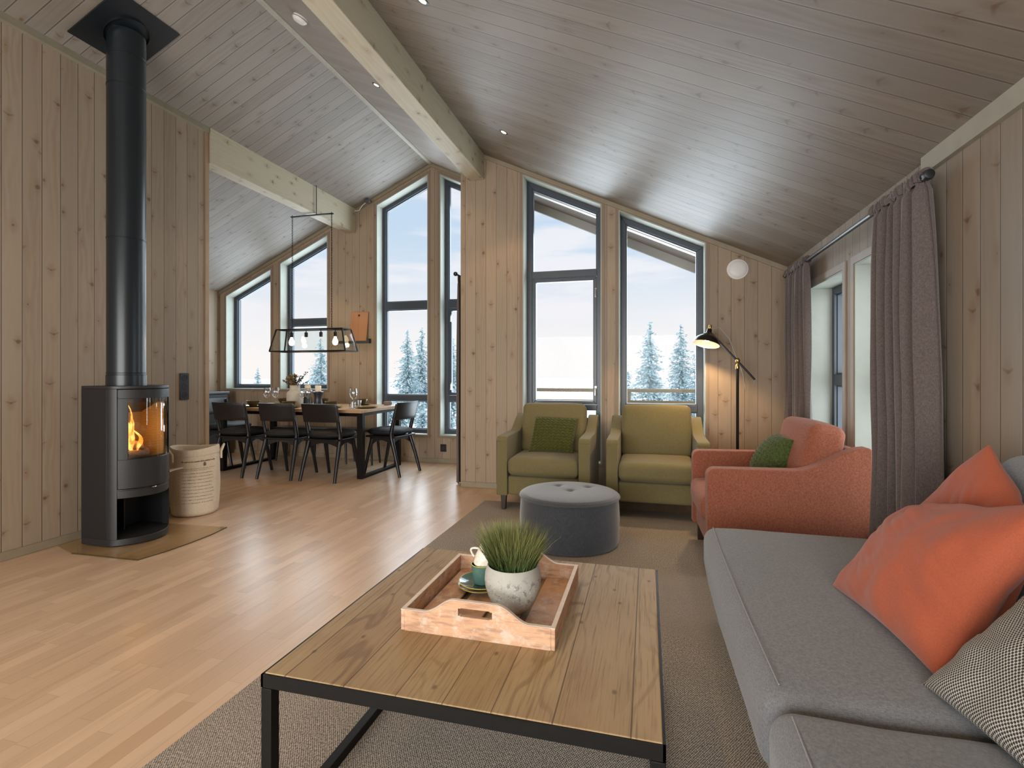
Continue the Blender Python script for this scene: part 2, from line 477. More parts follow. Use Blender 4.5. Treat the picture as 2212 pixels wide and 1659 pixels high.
# rear wall behind the camera; wide openings assumed, to let in fill light
mb = MB(); top = lambda q: rz(q)+.01
for a, b, z0, z1 in ((-6.5, -6.2, 0, None), (-6.2, -4.4, 2.15, None), (-4.4, -3.7, 0, None), (-3.7, RX, 2.15, None), (RX, .9, 2.15, None), (.9, 1.43, 0, None)):
    mb.prism([(a, z0), (b, z0), (b, top(b)), (a, top(a))], 1, -2.9, -2.7)
struct(mb.build('wall_rear', wall_x, smooth=False))
# ceilings
def slab(name, x0, x1, y0, y1, m, t=.25, dz=0):
    return struct(MB().prism([(x0, rz(x0)+dz), (x1, rz(x1)+dz), (x1, rz(x1)+dz+t), (x0, rz(x0)+dz+t)], 1, y0, y1).build(name, m, smooth=False))
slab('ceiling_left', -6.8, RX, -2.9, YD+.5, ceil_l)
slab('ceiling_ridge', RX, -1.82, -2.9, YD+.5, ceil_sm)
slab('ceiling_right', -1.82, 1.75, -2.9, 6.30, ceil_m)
# outside eave: barge board, purlin strip
soff = plain('pale soffit boards', (.36, .35, .32), .7)
struct(MB().prism([(-1.68, rz(-1.68)-.105), (1.75, rz(1.75)-.105), (1.75, rz(1.75)+.3), (-1.68, rz(-1.68)+.3)], 1, 6.30, 6.34).build('trim_1', soff, smooth=False))
struct(MB().prism([(-1.68, rz(-1.68)-.045), (1.75, rz(1.75)-.045), (1.75, rz(1.75)-.002), (-1.68, rz(-1.68)-.002)], 1, 5.70, 5.78).build('trim_2', plain('white eave strip', (.8, .8, .8), .5), smooth=False))
# trims along the ridge, stove wall top, wall end, crown on the right wall
tr = plain('pale trim', (.33, .31, .25), .5, nz=.15, ns=14)
struct(MB().prism([(RX-.022, rz(RX-.022)+.004), (RX-.022, rz(RX-.022)-.012), (RX+.006, RZ-.020), (RX+.022, rz(RX+.022)-.004), (RX+.022, rz(RX+.022)+.004)], 1, -2.7, YD).build('trim_3', tr, smooth=False))
struct(MB().prism([(XW, rz(XW)-.05), (XW+.022, rz(XW+.022)-.05), (XW+.022, rz(XW+.022)+.004), (XW, rz(XW)+.004)], 1, -2.7, 3.90).build('trim_4', plain('greenish cornice', (.24, .215, .155), .5, nz=.15, ns=14), smooth=False))
struct(MB().box((XW-.14, 3.868, 0), (XW+.010, 3.91, rz(XW)-.04)).build('trim_5', plain('corner post', (.36, .25, .155), .5, nz=.2, ns=8), bevel=.003))
struct(MB().prism([(XR-.024, 2.088), (XR, 2.088), (XR, rz(XR)+.002), (XR-.024, rz(XR-.024)+.002)], 1, -2.7, 2.70).build('trim_6', tr, smooth=False))
# baseboards
def bb(n, a, b): struct(MB().box(a, b).build(n, base_m, bevel=.003))
bb('baseboard_left', (XW, -2.7, 0), (XW+.014, 3.868, .058))
bb('baseboard_front', (-1.905, YL-.014, 0), (XR, YL, .058))
bb('baseboard_far', (XF, YD-.014, 0), (-1.918, YD, .058))
bb('baseboard_right', (XR-.014, -2.7, 0), (XR, YL-.014, .058))
# small cover strip under the sloping ceiling on the gables
def rake(n, y, x0, x1, h=.045):
    struct(MB().prism([(x0, rz(x0)-h), (x1, rz(x1)-h), (x1, rz(x1)+.003), (x0, rz(x0)+.003)], 1, y-.014, y).build(n, base_m, smooth=False))
rake('trim_7', YD, XF, RX); rake('trim_8', YD, RX, -1.918); rake('trim_9', YL, -1.655, XR)

# glulam beams
def beam(name, x0, x1, z0, y0, y1):
    mb = MB().prism([(x0, z0), (x1, z0), (x1, rz(x1)+.01), (x0, rz(x0)+.01)], 1, y0, y1)
    o = mb.build(name, [beam_m, beam_v], smooth=False, bevel=.006)
    for p in o.data.polygons:
        if abs(p.normal.x) > .7: p.material_index = 1
    return struct(o)
beam('trim_10', -1.82, -1.655, 3.222, -2.7, YL)
beam('trim_11', -4.112, -3.962, 3.168, 3.91, YD)

# ------------------------------------------------------------------ windows
def inset(poly, d):
    """inset a convex counter-clockwise polygon"""
    n = len(poly); L = []
    for i in range(n):
        a, b = Vector(poly[i]), Vector(poly[(i+1) % n]); t = (b-a).normalized(); nn = Vector((-t.y, t.x))
        L.append((a+nn*d, t))
    out = []
    for i in range(n):
        (p, t), (q, s) = L[i-1], L[i]
        den = t.x*s.y - t.y*s.x; k = ((q.x-p.x)*s.y - (q.y-p.y)*s.x)/den
        out.append(tuple(p + t*k))
    return out
def ring(mb, outer, inner, ax, a, b):
    n = len(outer)
    for i in range(n):
        j = (i+1) % n
        mb.prism([outer[i], outer[j], inner[j], inner[i]], ax, a, b)
def clip(poly, z0, z1):
    """part of the polygon between heights (sides are vertical)"""
    xa, xb = poly[0][0], poly[1][0]; tb, ta = poly[2][1], poly[3][1]
    return [(xa, max(z0, poly[0][1])), (xb, max(z0, poly[1][1])), (xb, min(z1, tb)), (xa, min(z1, ta))]
wn = [0]
def window(ax, y, depth, poly, rails, sashes=(), handles=None, sgn=1):
    """ax 1: in a gable (poly in xz), ax 0: in the right wall (poly in yz)"""
    wn[0] += 1
    root = bpy.data.objects.new('window_%d' % wn[0], None); C.objects.link(root); struct(root)
    mb = MB(); inn = inset(poly, .012); ring(mb, poly, inn, ax, y-.004, y+depth); mb.build('reveal', reveal, root, smooth=False)
    f0, f1 = y+depth-.055, y+depth+.03
    fr = inset(inn, .050); mb = MB(); ring(mb, inn, fr, ax, f0, f1)
    zs = [min(p[1] for p in fr)-1]
    for a, b in rails:
        q = clip(fr, a, b); mb.prism(q, ax, f0, f1-.01); zs += [a, b]
    zs.append(99)
    mb.build('frame', frame_m, root, smooth=False, bevel=.003)
    for k in range(len(zs)//2):
        p = clip(fr, zs[2*k], zs[2*k+1])
        if k in sashes:
            s2 = inset(p, .040); mb = MB(); ring(mb, inset(p, .003), s2, ax, f0+.012, f1-.02); mb.build('sash', frame_m, root, smooth=False, bevel=.003); p = s2
            if handles and k in handles:
                for hz in handles[k][1]:
                    hx = handles[k][0]
                    hb = MB().box((hx-.011, f0-.004, hz-.05), (hx+.011, f0+.014, hz+.05)); hb.bar((hx, f0-.012, hz+.03), (hx+.004, f0-.030, hz-.05), .014, .012)
                    hb.build('catch', chrome, root, bevel=.003)
        else:
            s2 = inset(p, .012); mb = MB(); ring(mb, p, s2, ax, f0+.02, f1-.02); mb.build('glazing_bead', frame_m, root, smooth=False)
        g_ = MB().prism(inset(p, -.004), ax, f0+.042, f0+.050); g_.build('pane', pane_m, root, smooth=False)
    return root
def gp(o): xa, xb, s, g_ = o; return [(xa, s), (xb, s), (xb, rz(xb)-g_), (xa, rz(xa)-g_)]
window(1, YD, .21, gp(DW[0]), [])
window(1, YD, .21, gp(DW[1]), [(1.90, 2.0)])
window(1, YD, .21, gp(DW[2]), [(.815, .895), (2.09, 2.20)])
window(1, YD, .21, gp(DW[3]), [(.815, .895), (2.09, 2.20)], (1,), {1: (-2.60, (1.02, 1.95))})
window(1, YL, .21, gp(LW[0]), [(.83, .875), (2.19, 2.255)], (1,), {1: (-.515, (1.02, 2.02))})
window(1, YL, .21, gp(LW[1]), [(.82, .885)])
window(0, XR, .21, [(RW[1][0], .36), (RW[1][1], .36), (RW[1][1], 1.862), (RW[1][0], 1.862)], [(1.11, 1.19)])
window(0, XR, .21, [(RW[0][0], .36), (RW[0][1], .36), (RW[0][1], 1.862), (RW[0][0], 1.862)], [(1.11, 1.19)])
# thin casing lines around the right-hand openings
n_ = 12
for a, b in RW:
    mb = MB(); P = [(a, .36), (b, .36), (b, 1.862), (a, 1.862)]; ring(mb, inset(P, -.045), P, 0, XR-.010, XR-.0005)
    struct(mb.build('trim_%d' % n_, plain('casing', (.31, .26, .21), .5, nz=.15, ns=10), smooth=False)); n_ += 1
for o_ in LW + DW:
    mb = MB(); P = gp(o_); ring(mb, inset(P, -.030), P, 1, (YL if o_ in LW else YD)-.006, (YL if o_ in LW else YD)-.0005)
    struct(mb.build('trim_%d' % n_, wall_plain, smooth=False)); n_ += 1

# ------------------------------------------------------------------ rug
tag(MB().box((-1.48, -1.6, 0), (.98, 4.58, .008)).build('rug', rug_m, bevel=.003, loc=(-.25, 1.5, 0)), 'flat-woven grey-brown rug under the coffee table and armchairs', 'rug')
Z0 = .008                                           # top of the rug

# ------------------------------------------------------------------ armchairs
def arm_profile():
    P = [(0, .13), (0, .60)]
    for i in range(6): a = pi/2*i/5; P.append((.045-.045*cos(a), .60+.042*sin(a)))
    for t in (.15, .30, .44): P.append((t, .642+.006*(t/.44)))
    for i in range(1, 11):
        t = i/10; P.append((.44+.30*t, .648+.130*(t*t*(3-2*t)*.70+.30*t*t)))
    P += [(.785, .785), (.797, .775), (.80, .62), (.79, .13)]
    return P
def armchair(label, fab, group=None, left_tag=False):
    t = thing('armchair', label, 'armchair', group=group)
    P = arm_profile()
    for s, q in (('armrest', -1), ('armrest', 1)):
        x0, x1 = (.31, .405) if q > 0 else (-.405, -.31)
        MB().prism([(a, b) for a, b in P], 0, x0, x1).build(s, fab, t, bevel=.014, bseg=3)
    MB().rbox((0, .40, .215), (.618, .76, .165), .02, n=3).build('seat_base', fab, t)
    MB().rbox((0, .27, .382), (.612, .575, .150), .045, bulge=(0, .012, .020), wob=.004).build('seat_cushion', fab, t)
    # piping line on the seat cushion
    M = Matrix.Translation((0, .60, .66)) @ Matrix.Rotation(math.radians(-10), 4, 'X')
    MB().rbox((0, 0, 0), (.612, .175, .47), .05, bulge=(0, .030, .012), M=M, wob=.004, seed=3).build('back_cushion', fab, t)
    M = Matrix.Rotation(math.radians(-6), 4, 'X')
    MB().rbox((0, .735, .45), (.618, .09, .62), .025, n=3, M=M).build('backrest', fab, t)
    for x in (-.352, .352):
        for y, k in ((.055, -1), (.735, 1)):
            MB().prism([(-.026, .135), (.026, .135), (.017, 0), (-.017, 0)], 1, -.02, .02, Matrix.Translation((x, y, 0))).build('leg', dark_leg, t, bevel=.003)
    if left_tag: MB().box((-.413, .05, .30), (-.404, .075, .37)).build('label_tag', black_gloss, t)
    return t
ch = armchair('olive green fabric armchair nearest the dining area, with a knitted cushion on its seat', green_f, 'olive green armchairs', True)
ch.location = (-.873, 4.28, Z0)
c2 = armchair('olive green fabric armchair under the right-hand gable window with an empty seat', green_f, 'olive green armchairs')
c2.location = (.070, 4.28, Z0)
oc = armchair('coral orange fabric armchair beside the side windows, turned sideways', orange_f)
oc.location = (.318, 3.550, Z0); oc.rotation_euler = (0, 0, math.radians(-88.2)); oc.scale = (1, 1.055, 1)

# ------------------------------------------------------------------ cushions
def pillow(name, A, B, Cc, D, t, m, label, cat='cushion', group=None, n=44, wr=.010, knit=0, seed=0, pinch=.10, pw=.55, bend=0, uvs=1.0, off=None):
    """square cushion from its four corners (A,B bottom, C,D top)"""
    A, B, Cc, D = map(Vector, (A, B, Cc, D))
    nn = ((B-A).cross(D-A)).normalized(); ctr = (A+B+Cc+D)/4
    vs = []; fs = []; uv = []
    W_, H_ = (B-A).length, (D-A).length
    def pt(u, v, side):
        a, b = 2*u-1, 2*v-1
        pu = 1 - pinch*(1-b*b)*abs(a)**3*.6; pv = 1 - pinch*(1-a*a)*abs(b)**3*.6
        uu, vv = .5+a*pu/2, .5+b*pv/2
        p = A*(1-uu)*(1-vv) + B*uu*(1-vv) + Cc*uu*vv + D*(1-uu)*vv
        prof = (max(0, 1-a*a)*max(0, 1-b*b))**pw
        th = t/2*prof + .004
        q = nn*side*th
        e = prof**.5
        fold = abs(mnoise.noise(Vector((u*3.1+seed, v*9+u*4, side+seed))))*abs(mnoise.noise(Vector((u*1.7, v*1.9, seed))))
        nz = mnoise.noise(Vector((u*2.6+seed, v*2.6, side*2)))*.9 + mnoise.noise(Vector((u*7+seed*3, v*5, side*5+seed)))*.45
        r_ = mnoise.noise(Vector((math.atan2(b, a)*2.6+seed, 1.5*sqrt(a*a+b*b), side)))*(a*a+b*b)
        q += nn*side*(nz*wr*e + r_*wr*1.1*e + fold*wr*1.6*e)
        if knit:
            cols = W_/.040; rows = H_/.028
            sft = .5*abs(((u*cols) % 1)-.5)
            hgt = abs(sin(pi*u*cols))**.6*.55 + abs(sin(pi*(v*rows + sft*1.6)))*.55
            q += nn*side*knit*hgt*min(1, prof*5)
        return p + q + nn*bend*(b*b)
    for side in (1, -1):
        for i in range(n+1):
            for j in range(n+1):
                vs.append(pt(i/n, j/n, side)); uv.append((i/n*W_*uvs, j/n*H_*uvs))
    k = (n+1)**2
    for i in range(n):
        for j in range(n):
            a = i*(n+1)+j; f = (a, a+n+1, a+n+2, a+1)
            fs.append(f); fs.append(tuple(x+k for x in reversed(f)))
    rim = [j for j in range(n+1)] + [i*(n+1)+n for i in range(1, n+1)] + [n*(n+1)+j for j in range(n-1, -1, -1)] + [i*(n+1) for i in range(n-1, 0, -1)]
    for i in range(len(rim)):
        a, b = rim[i], rim[(i+1) % len(rim)]; fs.append((a, b, b+k, a+k))
    mb = MB(); mb.v = [tuple(p) for p in vs]; mb.f = fs; mb.uv = uv
    base = Vector(((A.x+B.x)/2, (A.y+B.y)/2, min(p.z for p in vs)))
    o = mb.build(name, m, loc=base, ang=180)
    return tag(o, label, cat, group)
pillow('knitted_cushion', (-1.065, 4.60, .475), (-.655, 4.60, .475), (-.63, 4.745, .775), (-1.03, 4.745, .785), .11, knit_g,
       'green chunky knitted cushion on the left olive armchair', group='green knitted cushions', n=150, knit=.020, wr=.004, pinch=.08)
pillow('knitted_cushion', (.690, 3.48, .475), (.700, 3.86, .475), (.870, 3.80, .790), (.860, 3.46, .790), .17, knit_d,
       'dark green knitted cushion leaning in the coral armchair', group='green knitted cushions', n=150, knit=.020, wr=.004, pinch=.08)

# ------------------------------------------------------------------ ottoman
t = thing('ottoman', 'round charcoal velvet ottoman with buttoned top in front of the olive armchairs', 'ottoman', (-.543, 3.63, Z0))
R_ = .352; prof = [(R_-.03, 0), (R_-.012, .006)]
prof += [(R_-.006+.006*sin(pi*k/6), .02+.28*k/6) for k in range(7)]
prof += [(R_-.004, .318), (R_-.010, .324)]
MB().lathe(prof, seg=72).build('ottoman_side', otto_f, t)
btn = [(-.10, .12), (.12, .13), (.01, -.02), (-.20, -.06), (.19, -.07), (0, -.19)][:3]
def otop(u, v):
    a = 2*pi*u; 
    if v < .35: q = v/.35; r = R_-.008 + .008*sin(q*pi/2) - .0; z = .324 + .012*q
    else:
        q = (v-.35)/.65; z = .336 + .032*(1-(1-q)**5)
        if q < .12: r = R_*(1-q*.55)
        else: r = R_*(1-.066)*(1-(q-.12)/.88)
    x, y = max(r, .0005)*cos(a), max(r, .0005)*sin(a)
    for bx, by in btn:
        d = sqrt((x-bx)**2+(y-by)**2); z -= .016*math.exp(-(d/.028)**2)
        z -= .004*math.exp(-(d/.09)**2)
    return (x, y, z)
MB().grid(otop, 96, 60, True).build('top_cushion', otto_f, t)
MB().tube([(R_*cos(a)*1.0, R_*sin(a)*1.0, .327) for a in [2*pi*i/64 for i in range(64)]], .005, 6, True).build('piping', otto_f, t)
for bx, by in btn: MB().sphere((bx, by, .353), .012, 12, 6, (1, 1, .5)).build('button', otto_f, t)

# ------------------------------------------------------------------ coffee table
def old_wood():
    m, g, b = mat('reclaimed oak top'); x, y, z = g.sep(g.co())
    # board joints at uneven widths
    j = g.m('SINE', x*9)*.022 + x
    tq = j/.135; i = g.m('FLOOR', tq); fr = tq - i; r = g.white(i*3.1+4.4); r2 = g.white(i*5.7+1.4)
    warp = g.noise(g.comb(x*3.2 + r*9, y*1.05 + r2*5, r*3), 1, 3, .5)
    rg = g.m('SINE', warp*95 + x*60)*.5 + .5
    act = g.ss(g.noise(g.comb(x*2.6 + r*4, y*.8, 7.7), 1, 2), .38, .60)
    fine = g.noise(g.comb(x*170, y*5, r*20), 1, 4, .65)
    blot = g.noise(g.comb(x*6, y*3, 1.2), 1, 4, .6)
    col = g.mix(r, (.345, .240, .125), (.435, .325, .185))
    col = g.mix(g.ss(blot, .42, .68)*.45, col, (.27, .165, .082))
    col = g.mix(g.ss(rg, .70, 1.0)*act*.55, col, (.15, .085, .040))
    col = g.mix(g.ss(fine, .48, .72)*.62, col, (.15, .095, .05))
    vo = g.n('ShaderNodeTexVoronoi', voronoi_dimensions='2D'); g.put(vo.inputs['Vector'], g.comb(x*5+.3, y*3.1, 0)); vo.inputs['Scale'].default_value = 1
    kd = V(g, vo.outputs['Distance']); col = g.mix((1-g.ss(kd, .008, .045))*.6, col, (.05, .026, .012))
    e = g.m('MINIMUM', fr, 1-fr)*.135; gap = 1-g.ss(e, .0006, .002)
    col = g.mix(gap*.75, col, (.05, .03, .015))
    pset(g, b, col=col, rough=g.lin(fine, 0, 1, .52, .72), spec=.3, norm=g.bump(fine*.4 - rg*act*.5 - gap, .35, .0015)); return m
t = thing('coffee_table', 'low coffee table with reclaimed wood top on a black square steel frame', 'coffee table', (-.452, 1.55, Z0))
x0, x1, y0, y1, zt = -.483, .487, -.475, .478, .442
MB().box((x0+.006, y0+.006, zt-.030), (x1-.006, y1+.004, zt)).build('tabletop', old_wood(), t, bevel=.003)
fm = MB(); wd = .030
fm.box((x0, y0, zt-.034), (x1, y0+.006, zt-.002)).box((x0, y1-.006, zt-.034), (x1, y1, zt-.002)).box((x0, y0, zt-.034), (x0+.006, y1, zt-.002)).box((x1-.006, y0, zt-.034), (x1, y1, zt-.002))
fm.box((x0+.006, y0+.006, zt-.036), (x1-.006, y0+wd, zt-.0305)).box((x0+.006, y1-wd, zt-.036), (x1-.006, y1-.006, zt-.0305))
fm.build('apron', black_steel, t, smooth=False)
for xx in (x0, x1-wd):
    for yy in (y0, y1-wd): MB().box((xx, yy, 0), (xx+wd, yy+wd, zt-.036)).build('leg', black_steel, t, bevel=.002)
    MB().box((xx, y0+wd, 0), (xx+wd, y1-wd, wd)).build('floor_rail', black_steel, t, bevel=.002)

# ------------------------------------------------------------------ serving tray with planter and crockery
def tray_wood():
    m, g, b = mat('whitewashed pine'); x, y, z = g.sep(g.co())
    n = g.noise(g.comb(x*14, y*14, z*90), 1, 4, .6); n2 = g.noise(g.co(), 22, 5, .7); n3 = g.noise(g.comb(x*3, y*3, z*26), 1, 3)
    col = g.mix(n3, (.50, .27, .150), (.62, .40, .25))
    col = g.mix(g.ss(n, .46, .66)*.6, col, (.27, .14, .085))
    col = g.mix(g.ss(n2, .48, .68)*.6, col, (.68, .58, .50))
    pset(g, b, col=col, rough=.65, norm=g.bump(n, .3, .001)); return m
tw = tray_wood(); edge_w = plain('worn pale tray edge', (.72, .60, .50), .6, nz=.2, ns=40)
TZ = Z0 + .442 + .0005
t = thing('serving_tray', 'whitewashed wooden serving tray with raised handle ends on the coffee table', 'tray', (-.47, 1.60, TZ))
tx, ty, th = .222, .238, .060
for i in range(4):
    xa = -tx+.012 + i*.1085; MB().box((xa, -ty+.012, .004), (xa+.086, ty-.012, .012)).build('base_slat', tw, t, bevel=.002)
for s in (-1, 1):
    MB().box((s*tx-.006, -ty, 0), (s*tx+.006, ty, th)).build('side_board', tw, t, bevel=.002)
    y = s*(ty-.006)
    P = [(-tx+.006, 0), (tx-.006, 0), (tx-.006, th)]
    def hz(x):
        a = abs(x); return th + .044*(1 if a < .062 else max(0, .5+.5*cos(pi*min(1, (a-.062)/.095))))
    mb = MB(); xs = [(-tx+.006)+(2*tx-.012)*i/60 for i in range(61)]
    hole = lambda x: abs(x) < .052
    for a, b in zip(xs[:-1], xs[1:]):
        m_ = (a+b)/2
        if hole(m_):
            r_ = .012; da = max(0, abs(m_)-.040); zc = .073; hh = sqrt(max(0, r_*r_-da*da))
            mb.prism([(a, 0), (b, 0), (b, zc-hh), (a, zc-hh)], 1, y-.006, y+.006); mb.prism([(a, zc+hh), (b, zc+hh), (b, hz(b)), (a, hz(a))], 1, y-.006, y+.006)
        else: mb.prism([(a, 0), (b, 0), (b, hz(b)), (a, hz(a))], 1, y-.006, y+.006)
    e_ = mb.build('handle_board', tw, t, smooth=False)
    lip = MB(); pts = [(x, y, hz(x)+.0003) for x in xs]
    for p, q in zip(pts[:-1], pts[1:]): lip.bar(p, q, .012, .002)
    lip.build('worn_edge', edge_w, e_, smooth=False)
    MB().box((s*tx-.0062, -ty-.0002, th-.0006), (s*tx+.0062, ty+.0002, th+.0014)).build('worn_edge', edge_w, t, smooth=False)

def stone():
    m, g, b = mat('speckled stone pot'); c = g.co()
    n = g.noise(c, 55, 5, .75); n2 = g.noise(c, 160, 3, .7); n3 = g.noise(c, 12, 3)
    z = g.sep(c)[2]
    col = g.mix(n3, (.32, .315, .275), (.47, .465, .42))
    col = g.mix(g.ss(n, .53, .62)*.7*(1-g.ss(z, .10, .14)), col, (.13, .125, .115)); col = g.mix(g.ss(n2, .60, .68)*.7*(1-g.ss(z, .09, .125)), col, (.80, .78, .72))
    pset(g, b, col=col, rough=.75, norm=g.bump(n, .35, .002)); return m
t = thing('grass_planter', 'speckled stone pot of green grass standing in the wooden tray', 'plant', (-.408, 1.545, TZ+.0125))
MB().lathe([(.036, 0), (.048, .003), (.062, .020), (.076, .046), (.0855, .076), (.088, .098), (.086, .120), (.080, .140), (.0775, .143), (.0745, .140), (.079, .122), (.081, .100), (.074, .096)], seg=48).build('pot', stone(), t)
MB().lathe([(.001, .112), (.04, .116), (.078, .112)], seg=24, caps=False).build('soil', plain('dark soil', (.02, .015, .01), .9, nz=.5, ns=120), t)
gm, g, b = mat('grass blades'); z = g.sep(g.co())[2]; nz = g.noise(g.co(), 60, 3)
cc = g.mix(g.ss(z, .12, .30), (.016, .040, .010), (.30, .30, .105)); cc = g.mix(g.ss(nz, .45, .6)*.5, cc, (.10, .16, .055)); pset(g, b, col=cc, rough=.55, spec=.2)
rnd = random.Random(5); mb = MB()
for i in range(3600):
    a = rnd.uniform(0, 2*pi); r0 = .062*sqrt(rnd.random()); x, y = r0*cos(a), r0*sin(a)
    L = rnd.uniform(.085, .165); aa = a + rnd.gauss(0, .5); lean = (r0/.062)*.50 + rnd.gauss(0, .12); curl = rnd.uniform(.1, .5); wv = rnd.uniform(.0007, .0013)
    p = Vector((x, y, .112)); ang = lean*.35; pts = [p.copy()]
    for k in range(4):
        ang += lean*.18 + curl*.10; p = p + Vector((sin(ang)*cos(aa), sin(ang)*sin(aa), cos(ang)))*L/4; pts.append(p.copy())
    sd = Vector((-sin(aa), cos(aa), 0)).lerp(Vector((cos(aa), sin(aa), 0)), rnd.random()).normalized(); n0 = len(mb.v)
    for k, q in enumerate(pts): ww = wv*(1-(k/4.2)**2); mb.v += [tuple(q-sd*ww), tuple(q+sd*ww)]
    mb.f += [(n0+2*k, n0+2*k+1, n0+2*k+3, n0+2*k+2) for k in range(4)]
o = mb.build('grass', gm, t, rec=False); o['kind'] = 'stuff'

def glaze():
    m, g, b = mat('teal reactive glaze'); n = g.noise(g.co(), 40, 4, .7)
    pset(g, b, col=g.mix(n, (.05, .125, .105), (.115, .215, .185)), rough=.12, spec=.6, coat=.4); return m
teal = glaze(); rim_y = plain('ochre rim', (.52, .42, .06), .3); cream_g = plain('cream speckled glaze', (.70, .66, .56), .3, nz=.35, ns=120)
sx, sy = -.552, 1.672
for k, lab in enumerate(('teal glazed saucer with ochre rim at the bottom of the stack in the tray', 'teal glazed saucer with ochre rim under the teal cup')):
    z = TZ+.0125+k*.0125
    t = thing('saucer', lab, 'saucer', (sx+.004*k, sy-.003*k, z), 0, 'teal saucers in the tray')
    MB().lathe([(.030, 0), (.034, .002), (.060, .006), (.080, .016), (.079, .018), (.058, .010), (.030, .006), (.001, .006)], seg=48, caps=False).build('saucer_dish', teal, t)
    MB().tube([(.0795*cos(2*pi*i/48), .0795*sin(2*pi*i/48), .017) for i in range(48)], .0017, 6, True).build('rim', rim_y, t)
def cup(z, M, m, lab, loc):
    t = thing('cup', lab, 'cup', loc, 0, 'stacked cups in the tray')
    MB().lathe([(.024, 0), (.030, .003), (.036, .030), (.0385, .066), (.0365, .066), (.034, .030), (.027, .007), (.001, .006)], seg=36, M=M, caps=False).build('cup_body', m, t)
    pts = [M @ Vector((-.037-.022*sin(pi*i/10), .0, .050-.032*i/10)) for i in range(11)] if m is not teal else [M @ Vector((.012+.0*i, .036+.020*sin(pi*i/10), .050-.032*i/10)) for i in range(11)]
    MB().tube(pts, .0035, 8).build('handle', m, t)
    MB().tube([M @ Vector((.0376*cos(2*pi*i/36), .0376*sin(2*pi*i/36), .0662)) for i in range(36)], .0014, 6, True).build('rim', rim_y if m is teal else cream_g, t)
    return t
cup(0, Matrix.Identity(4), teal, 'teal glazed cup standing on the saucers in the tray', (sx+.004, sy-.003, TZ+.0125+.019))
cup(0, Matrix.Rotation(math.radians(28), 4, 'Y') @ Matrix.Rotation(math.radians(-14), 4, 'X'), cream_g, 'cream speckled cup tilted inside the teal cup', (sx-.004, sy-.002, TZ+.0125+.019+.052))

# ------------------------------------------------------------------ sofa
t = thing('sofa', 'long grey fabric sofa with an open chaise end along the right wall', 'sofa', (.262, 1.2, Z0))
def L(*p): return (p[0], p[1]-1.2, p[2])
MB().rbox(L(.40, 1.22, .185), (.70, 2.92, .15), .03, n=4).build('sofa_base', grey_f, t)
MB().rbox(L(.375, 2.005, .335), (.755, 1.415, .21), .062, bulge=(.012, .008, .022), wob=.006, n=7).build('seat_cushion', grey_f, t)
MB().rbox(L(.375, .535, .335), (.755, 1.515, .21), .062, bulge=(.012, .008, .022), wob=.006, n=7, seed=4).build('seat_cushion', grey_f, t)
seam = fabric('pale seam thread', (.21, .215, .225), (.27, .275, .285), 900)
for ya, yb in ((1.36, 2.66), (-.16, 1.24)):
    pts = []
    for i in range(41):
        q = i/40; yy = ya + (yb-ya)*q; e = 1-(2*q-1)**2
        pts.append(L(.043 - .010*e, yy, .4405 + .0045*e))
    MB().tube(pts, .0020, 5).build('top_stitching', seam, t)
M = Matrix.Rotation(math.radians(7), 4, 'Y')
MB().rbox(L(.800, .86, .57), (.15, 2.16, .76), .075, bulge=(.015, 0, .012), wob=.006, n=6, M=M).build('backrest', grey_f, t)
for x, y in ((.09, 2.56), (.09, 2.0), (.72, 2.56), (.09, .6), (.72, .6), (.72, 2.0)):
    MB().prism([(-.022, .13), (.022, .13), (.015, 0), (-.015, 0)], 1, -.02, .02, Matrix.Translation(L(x, y, 0))).build('leg', black_gloss, t, bevel=.003)

def weave():
    m, g, b = mat('black and cream woven check')
    uvn = g.n('ShaderNodeUVMap'); uvn.uv_map = 'uv'; q = g.sep(V(g, uvn.outputs[0]))
    a = g.m('SINE', q[0]*2*pi/.0085 + g.m('FLOOR', q[1]/.0052)*pi); bb_ = g.m('SINE', q[1]*2*pi/.0104)
    t_ = g.m('GREATER_THAN', g.m('ADD', a, g.m('MULTIPLY', g.m('ABSOLUTE', bb_), -.55)), -.22)
    n = g.noise(g.co(), 400, 2)
    col = g.mix(t_, (.025, .025, .027), (.60, .57, .51)); col = g.mix(n*.25, col, (.2, .19, .18))
    pset(g, b, col=col, rough=.9, spec=.1, norm=g.bump(g.m('MULTIPLY', t_, g.m('ABSOLUTE', bb_)), .6, .002)); return m
pillow('scatter_cushion', (.875, 2.36, .475), (.90, 1.66, .50), (.945, 1.60, .80), (.985, 1.845, .985), .13, velvet_o,
       'coral velvet cushion at the back, its corner pointing up above the other', group='coral velvet cushions', n=80, wr=.014, seed=2, pinch=.02, pw=.45)
pillow('scatter_cushion', (.615, 1.985, .468), (.670, 1.435, .468), (.885, 1.40, .905), (.865, 1.965, .765), .20, velvet_o,
       'large coral velvet cushion in front, leaning across the sofa seat', group='coral velvet cushions', n=110, wr=.020, seed=7, pinch=.10, pw=.5)
pillow('scatter_cushion', (.632, 1.425, .460), (.70, .93, .462), (.86, .86, .80), (.835, 1.36, .752), .15, weave(),
       'black and cream woven cushion nearest the camera on the grey sofa', n=70, wr=.010, seed=11, pinch=.10, pw=.5)

